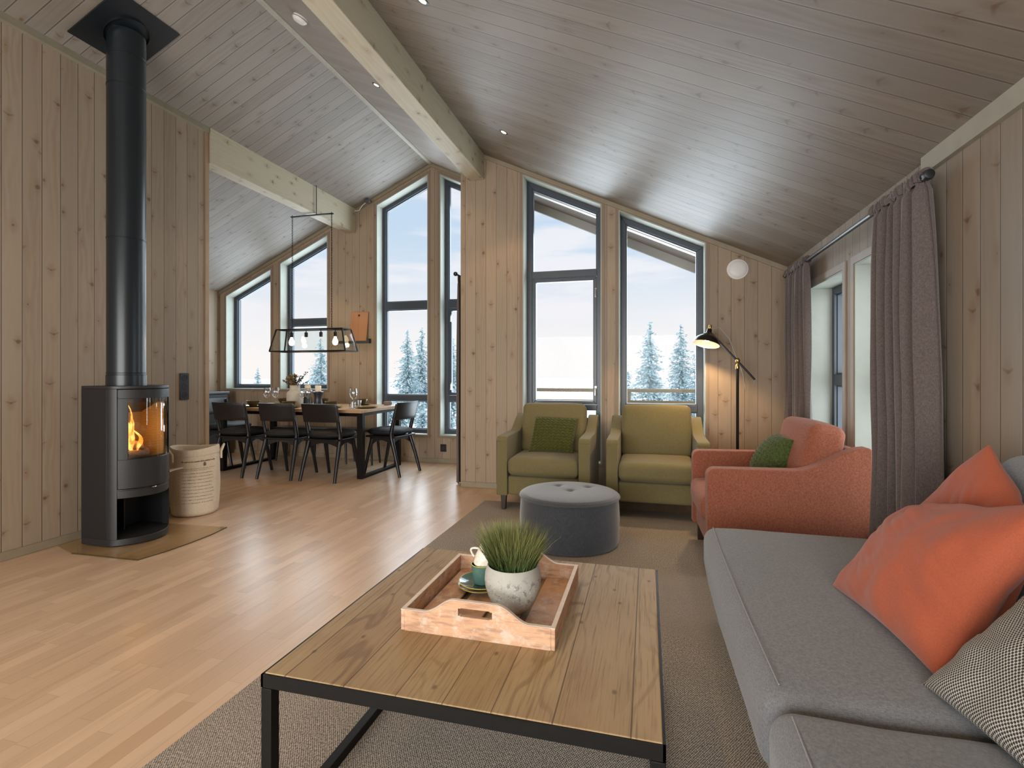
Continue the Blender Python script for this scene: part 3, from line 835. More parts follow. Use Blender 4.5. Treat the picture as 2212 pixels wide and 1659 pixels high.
# ------------------------------------------------------------------ curtains
def curtain(name, lab, y0t, y1t, y0b, y1b, xc, z1, folds, amp, seed, bulge=0, zb=.02, grp=None, ax=0, flip=1):
    rnd_ = random.Random(seed); ph = [rnd_.uniform(-.5, .5) for _ in range(40)]
    def f(u, v):
        z = z1 + (zb-z1)*v
        w_ = 1-(1-min(1, v*3))**2
        e0 = y0t + (y0b-y0t)*v**.8; e1 = y1t + (y1b-y1t)*v**.8
        uu = u + .018*sin(2*pi*folds*u*.7+seed)
        y = e0 + (e1-e0)*uu + .012*sin(v*5+u*folds*5)*v
        k_ = int(u*folds) % 40
        a = amp*(.55+.45*w_)*(1+ph[k_]*.35*sin(pi*((u*folds) % 1)))
        x = a*sin(2*pi*folds*u + ph[3]*2 + .5*sin(v*4+seed)) + .010*mnoise.noise(Vector((u*9, v*4, seed)))*v*2
        if v < .035: x *= .55; y += .004*sin(u*folds*14)
        x += .004*sin(u*folds*9*pi)*(1-min(1, v*6))
        return (xc + x, y, z)
    o = MB().grid(f, 260, 70).build(name, curtain_f, loc=(xc, (y0b+y1b)/2, zb), ang=180, rec=False)
    s_ = o.modifiers.new('thick', 'SOLIDIFY'); s_.thickness = .0025; s_.offset = 0
    return tag(o, lab, 'curtain', grp)
gr_ = 'taupe curtains'
c_n = curtain('curtain', 'taupe curtain gathered at the near end of the side-wall rod, behind the coral armchair', 3.01, 2.505, 2.99, 2.40, 1.118, 2.055, 6.4, .046, 3, grp=gr_)
c_f = curtain('curtain', 'taupe curtain gathered in the corner at the far end of the side-wall rod', 4.70, 4.16, 4.74, 4.03, 1.118, 2.055, 6.0, .034, 8, grp=gr_)
c_d = curtain('curtain', 'narrow taupe curtain hanging at the dining window beside the wall corner', 5.17, 5.50, 5.14, 5.50, -1.980, 2.265, 5.0, .022, 5, grp=gr_)
# ruffled headings above the rods
for c_, y0, y1, xc, z in ((c_n, 3.01, 2.505, 1.118, 2.045), (c_f, 4.70, 4.16, 1.118, 2.045)):
    def hd(u, v):
        yy = y0 + (y1-y0)*u; a = .020 + .006*sin(u*90)
        an = -pi*.25 + v*pi*1.5
        return (xc + a*cos(an)*1.0 + .006*sin(u*70+v*3), yy + .006*sin(v*6+u*60), z-.020 + a*1.25*sin(an) + .006*sin(u*110))
    h_ = MB().grid(hd, 120, 12).build('heading', curtain_f, c_, ang=180, rec=False); h_.location = -c_.location
t = thing('curtain_rod', 'black curtain rod above the side windows', 'curtain rod', (1.118, 3.5, 2.02))
MB().tube([(0, -1.01, 0), (0, 1.25, 0)], .0125, 12).build('rod', black_gloss, t)
for yy in (-1.01, 1.25): MB().lathe([(.012, -.02), (.019, -.018), (.022, 0), (.019, .018), (.012, .02)], (0, 0, 0), 16, Matrix.Translation((0, yy, 0)) @ Matrix.Rotation(pi/2, 4, 'X')).build('finial', black_gloss, t)
for yy in (-.60, 1.20): MB().bar((0, yy, 0), (.092, yy, 0), .012).box((.085, yy-.02, -.03), (.092, yy+.02, .03)).build('bracket', black_gloss, t)
t = thing('curtain_rod', 'short black curtain rod beside the dining window, seen end on', 'curtain rod', (-1.980, 5.6, 2.255))
MB().tube([(0, -.47, 0), (0, .74, 0)], .012, 12).build('rod', black_gloss, t)
MB().sphere((0, -.49, 0), .024, 16, 8).build('finial', black_gloss, t)
MB().bar((0, -.36, 0), (.062, -.36, 0), .012).build('bracket', black_gloss, t)

# ------------------------------------------------------------------ floor lamp
LX, LY = .742, 4.75
t = thing('floor_lamp', 'black and brass floor lamp with a dome shade behind the armchairs', 'floor lamp', (LX, LY, 0))
MB().lathe([(.125, 0), (.125, .012), (.118, .018), (.015, .022)], seg=40).build('base', black_steel, t)
MB().tube([(0, 0, .018), (0, 0, 1.245)], .012, 12).build('pole', black_steel, t)
MB().lathe([(.014, 1.235), (.016, 1.24), (.016, 1.265), (.010, 1.275), (.009, 1.30)], seg=16).sphere((0, -.018, 1.305), .020, 12, 8).build('joint', brass, t)
MB().box((-.016, -.008, 1.28), (.014, .012, 1.33)).build('clamp', black_gloss, t, bevel=.003)
jp = Vector((0, 0, 1.305)); top_ = Vector((-.235, 0, 1.575)); low_ = Vector((.137, 0, 1.145))
MB().tube([top_, jp, low_], .0085, 10).build('arm', black_gloss, t)
MS = Matrix.Translation((-.232, -.0, 1.545)) @ Matrix.Rotation(math.radians(13), 4, 'Y') @ Matrix.Rotation(math.radians(-13), 4, 'X')
shade_o = plain('dark bronze shade', (.035, .028, .020), .22, .6)
shade_i = plain('white shade lining', (.85, .80, .70), .5)
P_o = [(.012, .045), (.020, .040), (.023, .012), (.030, 0), (.060, -.022), (.090, -.045), (.106, -.070), (.113, -.100)]
MB().lathe(P_o + [(.111, -.100), (.104, -.070), (.088, -.047), (.058, -.025), (.026, -.003), (.004, .0)], seg=48, M=MS, caps=False).build('lamp_shade', shade_o, t)
MB().lathe([(.1105, -.0995), (.1030, -.070), (.087, -.048), (.057, -.026), (.025, -.004), (.003, -.002)], seg=48, M=MS, caps=False).build('shade_lining', shade_i, t)
MB().lathe([(.009, .042), (.013, .050), (.013, .075), (.006, .083)], seg=14, M=MS).build('knob', brass, t)
bm_, g, b = mat('lit bulb'); pset(g, b, col=(1, .9, .7), em=(1.0, .74, .42), es=9)
MB().sphere((0, 0, 0), .026, 14, 8).build('bulb', bm_, t).location = MS @ Vector((0, 0, -.05))
MB().tube([top_ + Vector((.01, .012, .0)), Vector((-.14, .03, 1.60)), Vector((-.06, .03, 1.50)), jp + Vector((.0, .025, .02)), Vector((.045, .025, 1.20)), Vector((.07, .025, 1.02)), Vector((.13, .02, 1.08)), low_ + Vector((0, .005, -.002))], .0028, 6).build('cord', plain('grey cord', (.35, .34, .32), .6), t)

def light(name, kind, loc, e, col, size=.05, rot=None, **k):
    l = bpy.data.lights.new(name, kind); l.energy = e; l.color = col
    if kind == 'SPOT': l.spot_size = k.get('ang', 1.6); l.spot_blend = k.get('blend', .4)
    l.shadow_soft_size = size
    o = bpy.data.objects.new(name, l); C.objects.link(o); o.location = loc
    if rot: o.rotation_euler = rot
    return o
WARM = (1.0, .66, .36)
lp = MS @ Vector((0, 0, -.075)); light('reading_light', 'SPOT', (LX+lp.x, LY+lp.y, lp.z), 34, WARM, .03, (0, math.radians(13), 0), ang=2.5, blend=.35)

# ------------------------------------------------------------------ stove
stove_m = plain('anthracite stove steel', (.026, .027, .028), .42, .35, nz=.12, ns=40)
stove_d = plain('dark stove side', (.009, .009, .010), .5)
t = thing('wood_stove', 'anthracite wood stove with a curved glass door and burning fire', 'stove', (-3.62, 2.905, .007))
def fx(y): return .060 + .135*(1-(y/.22)**2)
arc = [(fx(-.212+.424*i/24), -.212+.424*i/24) for i in range(25)]
outl = [(-.21, -.22), (.030, -.22), (.058, -.214)] + arc[1:-1] + [(.058, .214), (.030, .22), (-.21, .22)]
MB().prism(outl, 2, 1.082, 1.104).build('top_plate', stove_m, t, bevel=.003)
MB().prism(outl, 2, 0, .045).build('base_plate', stove_m, t, bevel=.003)
def ledge(off, z0, z1, nm, m, d=.03, y0=-.196, y1=.196):
    ys = [y0+(y1-y0)*i/24 for i in range(25)]
    o1 = [(fx(y)+off, y) for y in ys]; o2 = [(fx(y)+off-d, y) for y in reversed(ys)]
    return MB().prism(o1+o2, 2, z0, z1)
ledge(0, .325, .378, '', None, .25).build('ash_ledge', stove_m, t, bevel=.002)
ledge(-.004, .378, .386, '', None).build('air_slot', black_gloss, t)
for s in (-1, 1):
    a, b = sorted((s*.22, s*.205)); MB().box((-.21, a, .045), (.022, b, 1.082)).build('side_panel', stove_d, t, bevel=.002)
    MB().prism([(.022, s*.22), (.030, s*.22), (.060, s*.214), (fx(.198), s*.198), (.02, s*.198)][::s], 2, .045, 1.082).build('corner_post', stove_m, t)
MB().box((-.21, -.205, .045), (-.195, .205, 1.082)).build('back_panel', stove_d, t)
MB().box((-.195, -.004, .045), (-.10, .004, .325)).build('divider', stove_m, t)
# door
mb = MB()
def band(z0, z1, y0, y1, off=.004, d=.018):
    n = max(2, int(abs(y1-y0)/.012)); ys = [y0+(y1-y0)*i/n for i in range(n+1)]
    mb.prism([(fx(y)+off, y) for y in ys]+[(fx(y)+off-d, y) for y in reversed(ys)], 2, z0, z1)
band(.390, .592, -.196, .196); band(1.016, 1.079, -.196, .196); band(.592, 1.016, -.196, -.156); band(.592, 1.016, .156, .196)
dr = mb.build('door', stove_m, t, bevel=.0015)
mb = MB(); band(.592, .606, -.156, .156, -.004, .012); band(.985, 1.016, -.156, .156, -.004, .012); band(.606, .985, .136, .156, -.004, .012); band(.606, .985, -.156, -.150, -.004, .012)
mb.build('door_seal', black_gloss, dr)
mb = MB(); band(.592, 1.016, -.156, .156, -.0005, .003); mb.build('door_glass', glass_mat('stove glass', (.96, .93, .88), .16, .03), dr)
mb = MB().tube([(.112, .178, .452), (.122, .196, .456)], .011, 10); mb.tube([(.118, .190, .455), (.150, .262, .466)], .008, 12).build('handle', chrome, dr)
MB().sphere((fx(-.02)+.006, -.02, .382), .011, 10, 6, (1, 2, .5)).build('air_slide', chrome, t)
# fire box
bm2, g, b = mat('vermiculite lining'); x, y, z = g.sep(g.co()); rb = g.m('SINE', z*2*pi/.012)
pset(g, b, col=g.mix(rb*.5+.5, (.33, .22, .085), (.45, .31, .13)), rough=.9, norm=g.bump(rb, .5, .003))
MB().box((-.15, -.175, .57), (-.135, .175, 1.02)).box((-.135, -.175, .57), (.080, -.160, 1.02)).box((-.135, .160, .57), (.080, .175, 1.02)).box((-.15, -.175, .555), (.085, .175, .572)).build('firebox_lining', bm2, t, smooth=False)
MB().prism([(-.135, .90), (-.135, .915), (.10, 1.03), (.10, 1.015)], 1, -.16, .16).build('baffle', stove_d, t)
MB().box((-.15, -.196, 1.02), (.09, .196, 1.03)).build('firebox_top', stove_d, t)
bark = plain('charred birch log', (.30, .22, .16), .9, nz=.7, ns=45, bump=.8, bs=60)
for k, (p, q, r_) in enumerate((((-.06, -.13, .612), (-.02, .10, .612), .038), ((.055, -.12, .608), (.03, .06, .61), .034), ((-.03, -.10, .675), (.05, .02, .668), .033))):
    o = MB().tube([Vector(p).lerp(Vector(q), i/6)+Vector((0, 0, .003*sin(i*2+k))) for i in range(7)], [r_*(1+.08*sin(i*3+k)) for i in range(7)], 12)
    o.v = [(v[0]-3.62, v[1]+2.905, v[2]+.007) for v in o.v]
    tag(o.build('firewood_log', bark, loc=(-3.62, 2.87, .58)), ('burning log at the back of the stove fire', 'burning log at the front of the stove fire', 'burning log lying on top of the other two in the stove')[k], 'firewood', 'logs in the stove')
fm_ = bpy.data.materials.new('flame'); fm_.use_nodes = True; nt = fm_.node_tree; g = G(nt); nt.nodes.remove(nt.nodes['Principled BSDF'])
em = g.n('ShaderNodeEmission'); n = g.noise(g.scale(g.co(), (1, 1, .5)), 30, 3); z = g.sep(g.co())[2]
g.put(em.inputs[0], g.mix(g.ss(n, .40, .62), (1, .22, .015), (1, .62, .16))); g.put(em.inputs[1], 1.9)
tp = g.n('ShaderNodeBsdfTransparent'); mx = g.n('ShaderNodeMixShader'); lw = g.n('ShaderNodeLayerWeight'); lw.inputs[0].default_value = .5
g.put(mx.inputs[0], g.m('SUBTRACT', 1.0, g.m('POWER', V(g, lw.outputs['Facing']), 1.5))*.85)
nt.links.new(tp.outputs[0], mx.inputs[1]); nt.links.new(em.outputs[0], mx.inputs[2]); nt.links.new(mx.outputs[0], nt.nodes['Material Output'].inputs[0])
rnd = random.Random(9); mb = MB()
for k in range(24):
    y0 = rnd.uniform(-.145, .02); x0 = rnd.uniform(-.05, .08); hh = rnd.uniform(.16, .36)*(1.15-abs(y0+.11)*3.2); zz = rnd.uniform(.60, .66)
    if hh < .05: hh = .06
    n_p = 12; pts = []; rs = []
    for i in range(n_p):
        q = i/(n_p-1); pts.append((x0+.02*sin(q*5+k), y0+.028*sin(q*6+k*1.7)*q - .03*q, zz+hh*q)); rs.append(max(.0008, .020*sin(pi*min(1, q*.82+.12))**1.2*(1-q*.75)*(1+.25*sin(q*9+k))))
    mb.tube(pts, rs, 10)
mb.v = [(v[0]-3.62, v[1]+2.905, v[2]+.007) for v in mb.v]
tag(mb.build('fire', fm_, loc=(-3.6, 2.85, .61)), 'orange flames burning behind the stove glass', 'fire')
light('fire_light', 'POINT', (-3.56, 2.86, .80), 1.1, (1, .50, .17), .05)

# chimney pipe
t = thing('chimney_pipe', 'tall black chimney pipe rising from the stove to a square ceiling plate', 'chimney pipe', (-3.645, 2.862, 1.111))
pr = .117; ztop = rz(-3.645-.12)+.05-1.111
pipe_m = plain('black pipe enamel', (.014, .019, .024), .30, .2)
MB().lathe([(pr+.004, 0), (pr+.004, .075), (pr, .078), (pr, ztop)], seg=64).build('pipe', pipe_m, t)
for z in (.09, 1.05, 2.14, 2.36): MB().lathe([(pr-.001, z-.006), (pr+.0022, z-.005), (pr+.0022, z-.0015), (pr+.0006, z), (pr+.0022, z+.0015), (pr+.0022, z+.005), (pr-.001, z+.006)], seg=64, caps=False).build('seam_ring', pipe_m, t)
M = Matrix.Translation((.022, -.02, rz(-3.623)-1.111-.012)) @ Matrix.Rotation(-math.atan(SL), 4, 'Y')
MB().box((-.245, -.235, -.004), (.245, .235, .006), M).build('ceiling_plate', pipe_m, t, bevel=.001)
M2 = M @ Matrix.Identity(4); MB().lathe([(.134, -.020), (.134, -.004), (.118, -.003)], seg=48, M=M2 @ Matrix.Diagonal((1.10, 1, 1, 1)), caps=False).build('collar', pipe_m, t).location = (0, 0, 0)

# hearth plate
P = [(-3.955, 2.62), (-3.70, 2.535), (-3.158, 2.551), (-3.125, 2.72), (-3.118, 2.91), (-3.128, 3.10), (-3.160, 3.272), (-3.70, 3.235), (-3.955, 3.20)]
o = MB().prism(P, 2, .0005, .0065).build('hearth_plate', hearth_m, loc=(-3.5, 2.9, 0), smooth=False); tag(o, 'tinted glass hearth plate on the floor under the stove', 'hearth plate')
dk = MB(); 
for a, b in zip(P[1:6], P[2:7]): dk.bar((a[0], a[1], .0035), (b[0], b[1], .0035), .003, .0062)
e_ = dk.build('polished_edge', plain('dark glass edge', (.06, .05, .02), .2), o, smooth=False); e_.location = (3.5, -2.9, 0)

# canvas log basket
bx_, by_ = -3.770, 3.560
t = thing('canvas_basket', 'cream canvas log basket with rope handles and printed text behind the stove', 'basket', (bx_, by_, 0))
def bk(u, v):
    a = 2*pi*u; r = .172 + .012*sin(pi*v) + .006*v; z = .57*v
    r += .006*mnoise.noise(Vector((cos(a)*2.2, sin(a)*2.2, v*3))) + .003*mnoise.noise(Vector((cos(a)*7, sin(a)*7, v*2)))
    if v < .05: r -= .02*(1-v/.05)**2
    z += .012*sin(2*a+.6)*v**6
    return (r*cos(a), r*sin(a), z)
MB().grid(bk, 96, 44, True).add([(0, 0, .004)], []).build('bag', canvas_f, t, ang=180).modifiers.new('s', 'SOLIDIFY').thickness = .004
MB().lathe([(.001, .003), (.150, .003), (.152, .006), (.001, .006)], seg=32, caps=False).build('bottom', canvas_f, t)
hem = MB().grid(lambda u, v: tuple(Vector(bk(u, .90+.10*v)) + Vector((cos(2*pi*u), sin(2*pi*u), 0))*(.0045+.002*sin(pi*v))), 96, 6, True).build('hem', canvas_f, t, ang=180)
for a0 in (math.radians(250), math.radians(48)):
    pts = []
    for i in range(17):
        q = i/16; a = a0 + (q-.5)*.50; up = .55 + .055*sin(pi*q); rr = .200 + .018*sin(pi*q)
        pts.append((rr*cos(a), rr*sin(a), up-.03))
    pts = [(pts[0][0], pts[0][1], .46)] + pts + [(pts[-1][0], pts[-1][1], .46)]
    MB().tube(pts, .008, 8).build('rope_handle', plain('cream rope', (.66, .58, .45), .9, nz=.2, ns=90), t)
ink = plain('faded brown ink', (.16, .12, .085), .9)
rnd = random.Random(21); rows = [.462, .405, .392, .365, .338, .312, .285, .255, .228, .200, .172, .145, .118]
def onbag(a, z, off=.0035):
    p = Vector(bk((a/(2*pi)) % 1, z/.57)); return tuple(p + Vector((cos(a), sin(a), 0))*off)
for k, z in enumerate(rows):
    pb = MB(); a = math.radians(-74); end = math.radians(-74+82-rnd.uniform(0, 16)); hh = .012 if k == 0 else .0050; j = []
    while a < end:
        wch = rnd.choice((.5, .8, 1.1, 1.6))*(.020 if k == 0 else .016); h1 = hh*rnd.uniform(.5, 1)
        n0 = len(pb.v); pb.add([onbag(a, z), onbag(a+wch, z), onbag(a+wch, z+h1), onbag(a, z+h1)], [(0, 1, 2, 3)])
        a += wch + rnd.choice((.008, .008, .022))
    pb.build('printed_line', ink, t, smooth=False, rec=False)
a = math.radians(-22); z = .425
MB().add([onbag(a-.05, z), onbag(a+.05, z), onbag(a+.05, z+.016), onbag(a+.065, z+.016), onbag(a, z+.036), onbag(a-.065, z+.016), onbag(a-.05, z+.016)], [(0, 1, 2, 3, 4, 5, 6)]).build('printed_emblem', ink, t, smooth=False, rec=False)

# ------------------------------------------------------------------ wall fittings
t = thing('wall_outlet', 'black vertical triple socket on the wall beside the stove', 'outlet', (XW, 3.646, 1.082))
MB().box((.0005, -.046, -.118), (.011, .046, .118)).build('plate', plain('dark blue-black plastic', (.012, .018, .026), .35), t, bevel=.004)
for z in (-.075, 0, .075):
    s_ = MB().lathe([(.020, .0125), (.026, .0128), (.028, .011), (.028, .010)], seg=24, M=Matrix.Translation((0, 0, z)) @ Matrix.Rotation(pi/2, 4, 'Y')); s_.build('socket', black_gloss, t)
t = thing('wall_outlet', 'small black socket low on the wall under the dining window', 'outlet', (-2.644, YD, .20))
MB().box((-.042, -.011, -.05), (.042, -.0005, .05)).build('plate', black_gloss, t, bevel=.004)
MB().lathe([(.018, .013), (.026, .0125), (.028, .010)], seg=20, M=Matrix.Rotation(pi/2, 4, 'X')).build('socket', plain('matt black', (.01, .01, .01), .6), t)
t = thing('air_vent', 'round white air vent high on the wall right of the gable window', 'vent', (.797, YL, 2.157))
Mv = Matrix.Rotation(pi/2, 4, 'X')
MB().lathe([(.094, .001), (.094, .010), (.088, .016), (.070, .017)], seg=48, M=Mv, caps=False).build('vent_ring', white_pl, t)
MB().lathe([(.080, .004), (.080, .022), (.074, .028), (.040, .033), (.001, .034)], seg=48, M=Mv, caps=False).build('vent_disc', white_pl, t)
def on_roof(x, y, dz=0):
    a = math.atan(SL); a = a if x > RX else -a
    return Matrix.Translation((x, y, rz(x)+dz)) @ Matrix.Rotation(a, 4, 'Y')
t = thing('smoke_detector', 'round white smoke detector on the ridge ceiling', 'smoke detector', (-2.54, 3.33, rz(-2.54)))
Mr = Matrix.Rotation(math.atan(SL), 4, 'Y')
MB().lathe([(.052, .0), (.055, -.010), (.054, -.020), (.040, -.036), (.001, -.040)], seg=36, M=Mr, caps=False).build('housing', white_pl, t)
MB().lathe([(.0552, -.012), (.0558, -.015), (.0552, -.018)], seg=36, M=Mr, caps=False).build('grille', plain('grey grille', (.2, .2, .2), .6), t)
sp_em, g, b = mat('downlight lens'); pset(g, b, col=(1, .9, .7), em=(1, .72, .38), es=5.5)
for (x, y), lab in (((-2.389, 4.184), 'small recessed downlight between ridge and main beam'), ((-1.20, 4.235), 'small recessed downlight right of the main beam, near the gable'), ((-1.218, 2.635), 'small recessed downlight at the top edge of the photo right of the beam')):
    t = thing('downlight', lab, 'downlight', (x, y, rz(x)), 0, 'recessed downlights')
    Mr = Matrix.Rotation(math.atan(SL), 4, 'Y')
    MB().lathe([(.024, -.001), (.034, -.003), (.040, -.001), (.041, .0)], seg=28, M=Mr, caps=False).build('trim_ring', black_gloss, t)
    MB().lathe([(.001, -.004), (.020, -.003), (.024, -.001)], seg=24, M=Mr, caps=False).build('lens', sp_em, t)
    light('downlight_beam', 'SPOT', (x, y, rz(x)-.03), 19, WARM, .02, ang=1.95, blend=.30)
# further warm spot beams under the ceiling, without fixtures
for x, y in ((-1.20, .9), (.15, 3.4), (-2.39, 1.2), (-.2, -1.0), (-4.6, 5.3), (-5.4, 3.0)): light('downlight_beam', 'SPOT', (x, y, rz(x)-.03), 19, WARM, .02, ang=1.95, blend=.35)
t = thing('corner_spotlight', 'small dark spotlight with white cable at the sloping ceiling by the dining beam', 'spotlight', (-3.73, 6.30, rz(-3.73)-.01))
MB().box((-.035, -.03, -.05), (.035, .03, -.012)).bar((0, 0, -.02), (0, 0, .012), .012).build('head', plain('grey metal', (.12, .12, .13), .4, .5), t, bevel=.004)
MB().tube([(-.02, .01, -.03), (-.10, .03, -.07), (-.16, .045, -.13), (-.228, .05, -.13)], .006, 8).build('cable', white_pl, t)
t = thing('picture_ledge', 'narrow black picture ledge between the dining windows', 'shelf', (-3.98, YD, 1.615))
MB().box((-.256, -.060, 0), (.256, -.0005, .012)).box((-.256, -.064, 0), (.256, -.056, .034)).build('ledge', black_gloss, t, bevel=.002)
MB().box((.215, -.060, .012), (.256, -.0005, .062)).build('bracket', black_gloss, t, bevel=.002)
bo = MB(); Mb = Matrix.Translation((-3.905, YD-.035, 1.630)) @ Matrix.Rotation(math.radians(-3), 4, 'X') @ Matrix.Rotation(math.radians(1.2), 4, 'Y')
bo.prism([(-.143, 0), (.130, 0), (.143, .425), (-.125, .425)], 1, -.009, .009, Mb)
brd = bo.build('cutting_board', panel_wood('orange cutting board wood', 0, 2, .09, .02, (.46, .235, .115), groove=0, knot=0, grain=.14), loc=(-3.905, YD-.035, 1.630), bevel=.004)
tag(brd, 'orange-brown wooden cutting board leaning on the black wall ledge', 'cutting board')
hl = MB().lathe([(.001, .0095), (.016, .0095), (.018, .008)], seg=18, M=Mb @ Matrix.Translation((0, 0, .375)) @ Matrix.Rotation(pi/2, 4, 'X'), caps=False); hl.build('hanging_hole', plain('dark hole', (.06, .02, .01), .8), brd).location = (3.905, -(YD-.035), -1.630)

# ------------------------------------------------------------------ dining table
tt = panel_wood('dining table oak', 1, 0, .165, 5.12, (.47, .315, .175), groove=.6, knot=.15, grain=.16, gw=.002, rough=.45)
t = thing('dining_table', 'long wooden dining table on black steel frame legs by the dining windows', 'dining table', (-4.11, 5.625, 0))
MB().box((-1.00, -.505, .747), (1.00, .505, .785)).build('tabletop', tt, t, bevel=.005)
MB().box((-.94, -.44, .705), (.94, -.41, .746)).box((-.94, .41, .705), (.94, .44, .746)).build('apron', black_steel, t, smooth=False)
for s in (-1, 1):
    x = s*.955
    for yy in (-.44, .44): MB().box((x-.035, yy-.03, .03), (x+.035, yy+.03, .746)).build('leg', black_steel, t, bevel=.003)
    MB().box((x-.035, -.47, 0), (x+.035, .47, .030)).build('floor_rail', black_steel, t, bevel=.003)
    MB().box((x-.035, -.41, .716), (x+.035, .41, .746)).build('top_rail', black_steel, t, bevel=.003)

# ------------------------------------------------------------------ dining chairs
blk = plain('black stained oak', (.006, .006, .008), .36, nz=.25, ns=40)
blk2 = plain('black brown plywood', (.009, .008, .009), .38, nz=.2, ns=40)
sheep = plain('black seat pad', (.004, .005, .007), .7, bump=.6, bs=160)
def chair_proto():
    t = thing('dining_chair', 'black dining chair', 'dining chair', group='black dining chairs')
    for s in (-1, 1):
        MB().tube([(s*.222, 0, 0), (s*.212, .06, .22), (s*.200, .125, .43), (s*.200, .130, .50), (s*.207, .085, .68), (s*.214, .045, .845)], [.017, .021, .027, .024, .020, .014], 10).build('leg', blk, t)
        MB().tube([(s*.205, .505, 0), (s*.198, .455, .22), (s*.185, .400, .43)], [.017, .020, .027], 10).build('leg', blk, t)
        # side rail with an arched underside
        P = [(.115, .445), (.41, .445), (.425, .36)]
        for i in range(11):
            q = i/10; P.append((.400-.27*q, .362+.052*sin(pi*q)))
        P.append((.105, .36)); P = P[::-1]
        MB().prism(P, 0, s*.190-.009, s*.190+.009).build('side_rail', blk2, t)
    for y_ in (.130, .395):
        P = [(-.19, .445), (.19, .445), (.19, .365)] + [(.19-.38*i/10, .365+.05*sin(pi*i/10)) for i in range(11)]
        MB().prism(P[:3]+P[4:], 1, y_-.009, y_+.009).build('cross_rail', blk2, t)
    MB().rbox((0, .27, .455), (.44, .42, .022), .010, n=3).build('seat', blk, t)
    def pad(u, v):
        a = 2*pi*u; q = v; r = sin(pi*q)**.5; c_, s_ = cos(a), sin(a); e = (abs(c_)**3.2+abs(s_)**3.2)**(-1/3.2)
        return (.235*r*e*c_, .280+.235*r*e*s_, .508 - .044*cos(pi*q)*(1 + .12*mnoise.noise(Vector((c_*2, s_*2, q*3)))))
    MB().grid(pad, 40, 16, True).build('seat_pad', sheep, t)
    def bp(u, v):
        x = (u-.5)*.455; z = .655+.205*v; y = .088-.046*(z-.655)/.2 - .030*(1-(2*u-1)**2)
        return (x, y-.012, z)
    o = MB().grid(bp, 20, 6).build('backrest', blk2, t, rec=False); s_ = o.modifiers.new('s', 'SOLIDIFY'); s_.thickness = .014; s_.offset = 0
    b_ = o.modifiers.new('b', 'BEVEL'); b_.width = .004; b_.segments = 2
    return t
cp = chair_proto()
spots = [(-4.71, 4.862, 0, 'black dining chair half hidden by the stove wall, leftmost of the front three'),
         (-4.065, 4.868, .02, 'black dining chair in the middle of the three with backs to the camera'),
         (-3.515, 4.885, -.02, 'black dining chair nearest the table end, rightmost of the three with backs to the camera'),
         (-2.735, 5.575, math.radians(84), 'black dining chair at the right-hand head of the dining table, seen from the side'),
         (-5.66, 5.60, math.radians(-88), 'black dining chair at the far left head of the dining table')]
for i, (x, y, a, lab) in enumerate(spots): place(cp, i == 0, (x, y, 0), a, lab)
t = thing('bench', 'low black bench with slanted legs on the window side of the dining table', 'bench', (-4.20, 6.07, 0))
MB().rbox((0, 0, .445), (1.55, .24, .035), .012, n=3).build('seat', blk, t)
for x in (-.71, -.25, .32, .70):
    for s in (-1, 1): MB().tube([(x + .03*(1 if x > 0 else -1), s*.105, 0), (x, s*.075, .43)], [.013, .019], 10).build('leg', blk, t)

# ------------------------------------------------------------------ things on the dining table
TT = .7855
cer = plain('ribbed cream stoneware', (.55, .50, .41), .6, nz=.15, ns=60)
brown_c = plain('brown stoneware', (.085, .055, .022), .3, nz=.4, ns=50)
olive_c = plain('olive stoneware', (.15, .13, .035), .28, nz=.3, ns=50)
wax = plain('ivory candle wax', (.80, .72, .58), .5)
t = thing('vase', 'cream ribbed stoneware vase with dried stems on the dining table', 'vase', (-4.275, 5.50, TT))
pr_ = [(.060, 0), (.088, .005), (.096, .02)] + [(.097+.0016*(k % 2), .03+.0065*k) for k in range(21)] + [(.088, .180), (.066, .195), (.060, .205), (.060, .250), (.063, .262), (.057, .262), (.053, .21)]
MB().lathe(pr_, seg=40, caps=False).build('vase_body', cer, t)
rnd = random.Random(4)
def leafy(name, base, dirs, m, n, leaf, L, parent):
    mb = MB()
    for k in range(n):
        d = Vector(dirs).normalized() + Vector((rnd.gauss(0, .28), rnd.gauss(0, .28), rnd.gauss(0, .15))); p = Vector(base); pts = [p.copy()]
        for i in range(7):
            d = (d + Vector((rnd.gauss(0, .08), rnd.gauss(0, .08), -.02))).normalized(); p = p + d*L/7; pts.append(p.copy())
            if i > 1:
                for q in range(leaf):
                    a = rnd.uniform(0, 2*pi); w_ = Vector((cos(a), rnd.gauss(0, .6), sin(a))).normalized(); s_ = d.cross(w_).normalized()*rnd.uniform(.007, .012); l_ = w_*rnd.uniform(.016, .030)
                    mb.add([p, p+l_*.5+s_, p+l_, p+l_*.5-s_], [(0, 1, 2, 3)])
        mb.tube(pts, .0014, 5)
    o = mb.build(name, m, parent, smooth=False, rec=False); o['kind'] = 'stuff'; return o
leafy('dried_flowers', (-.02, 0, .22), (-.12, 0, 1), plain('dried brown flowers', (.16, .11, .045), .9, nz=.5, ns=30), 15, 9, .17, t)
leafy('dark_leaves', (.02, 0, .22), (.75, 0, .75), plain('dark eucalyptus leaves', (.012, .022, .018), .5), 4, 3, .24, t)
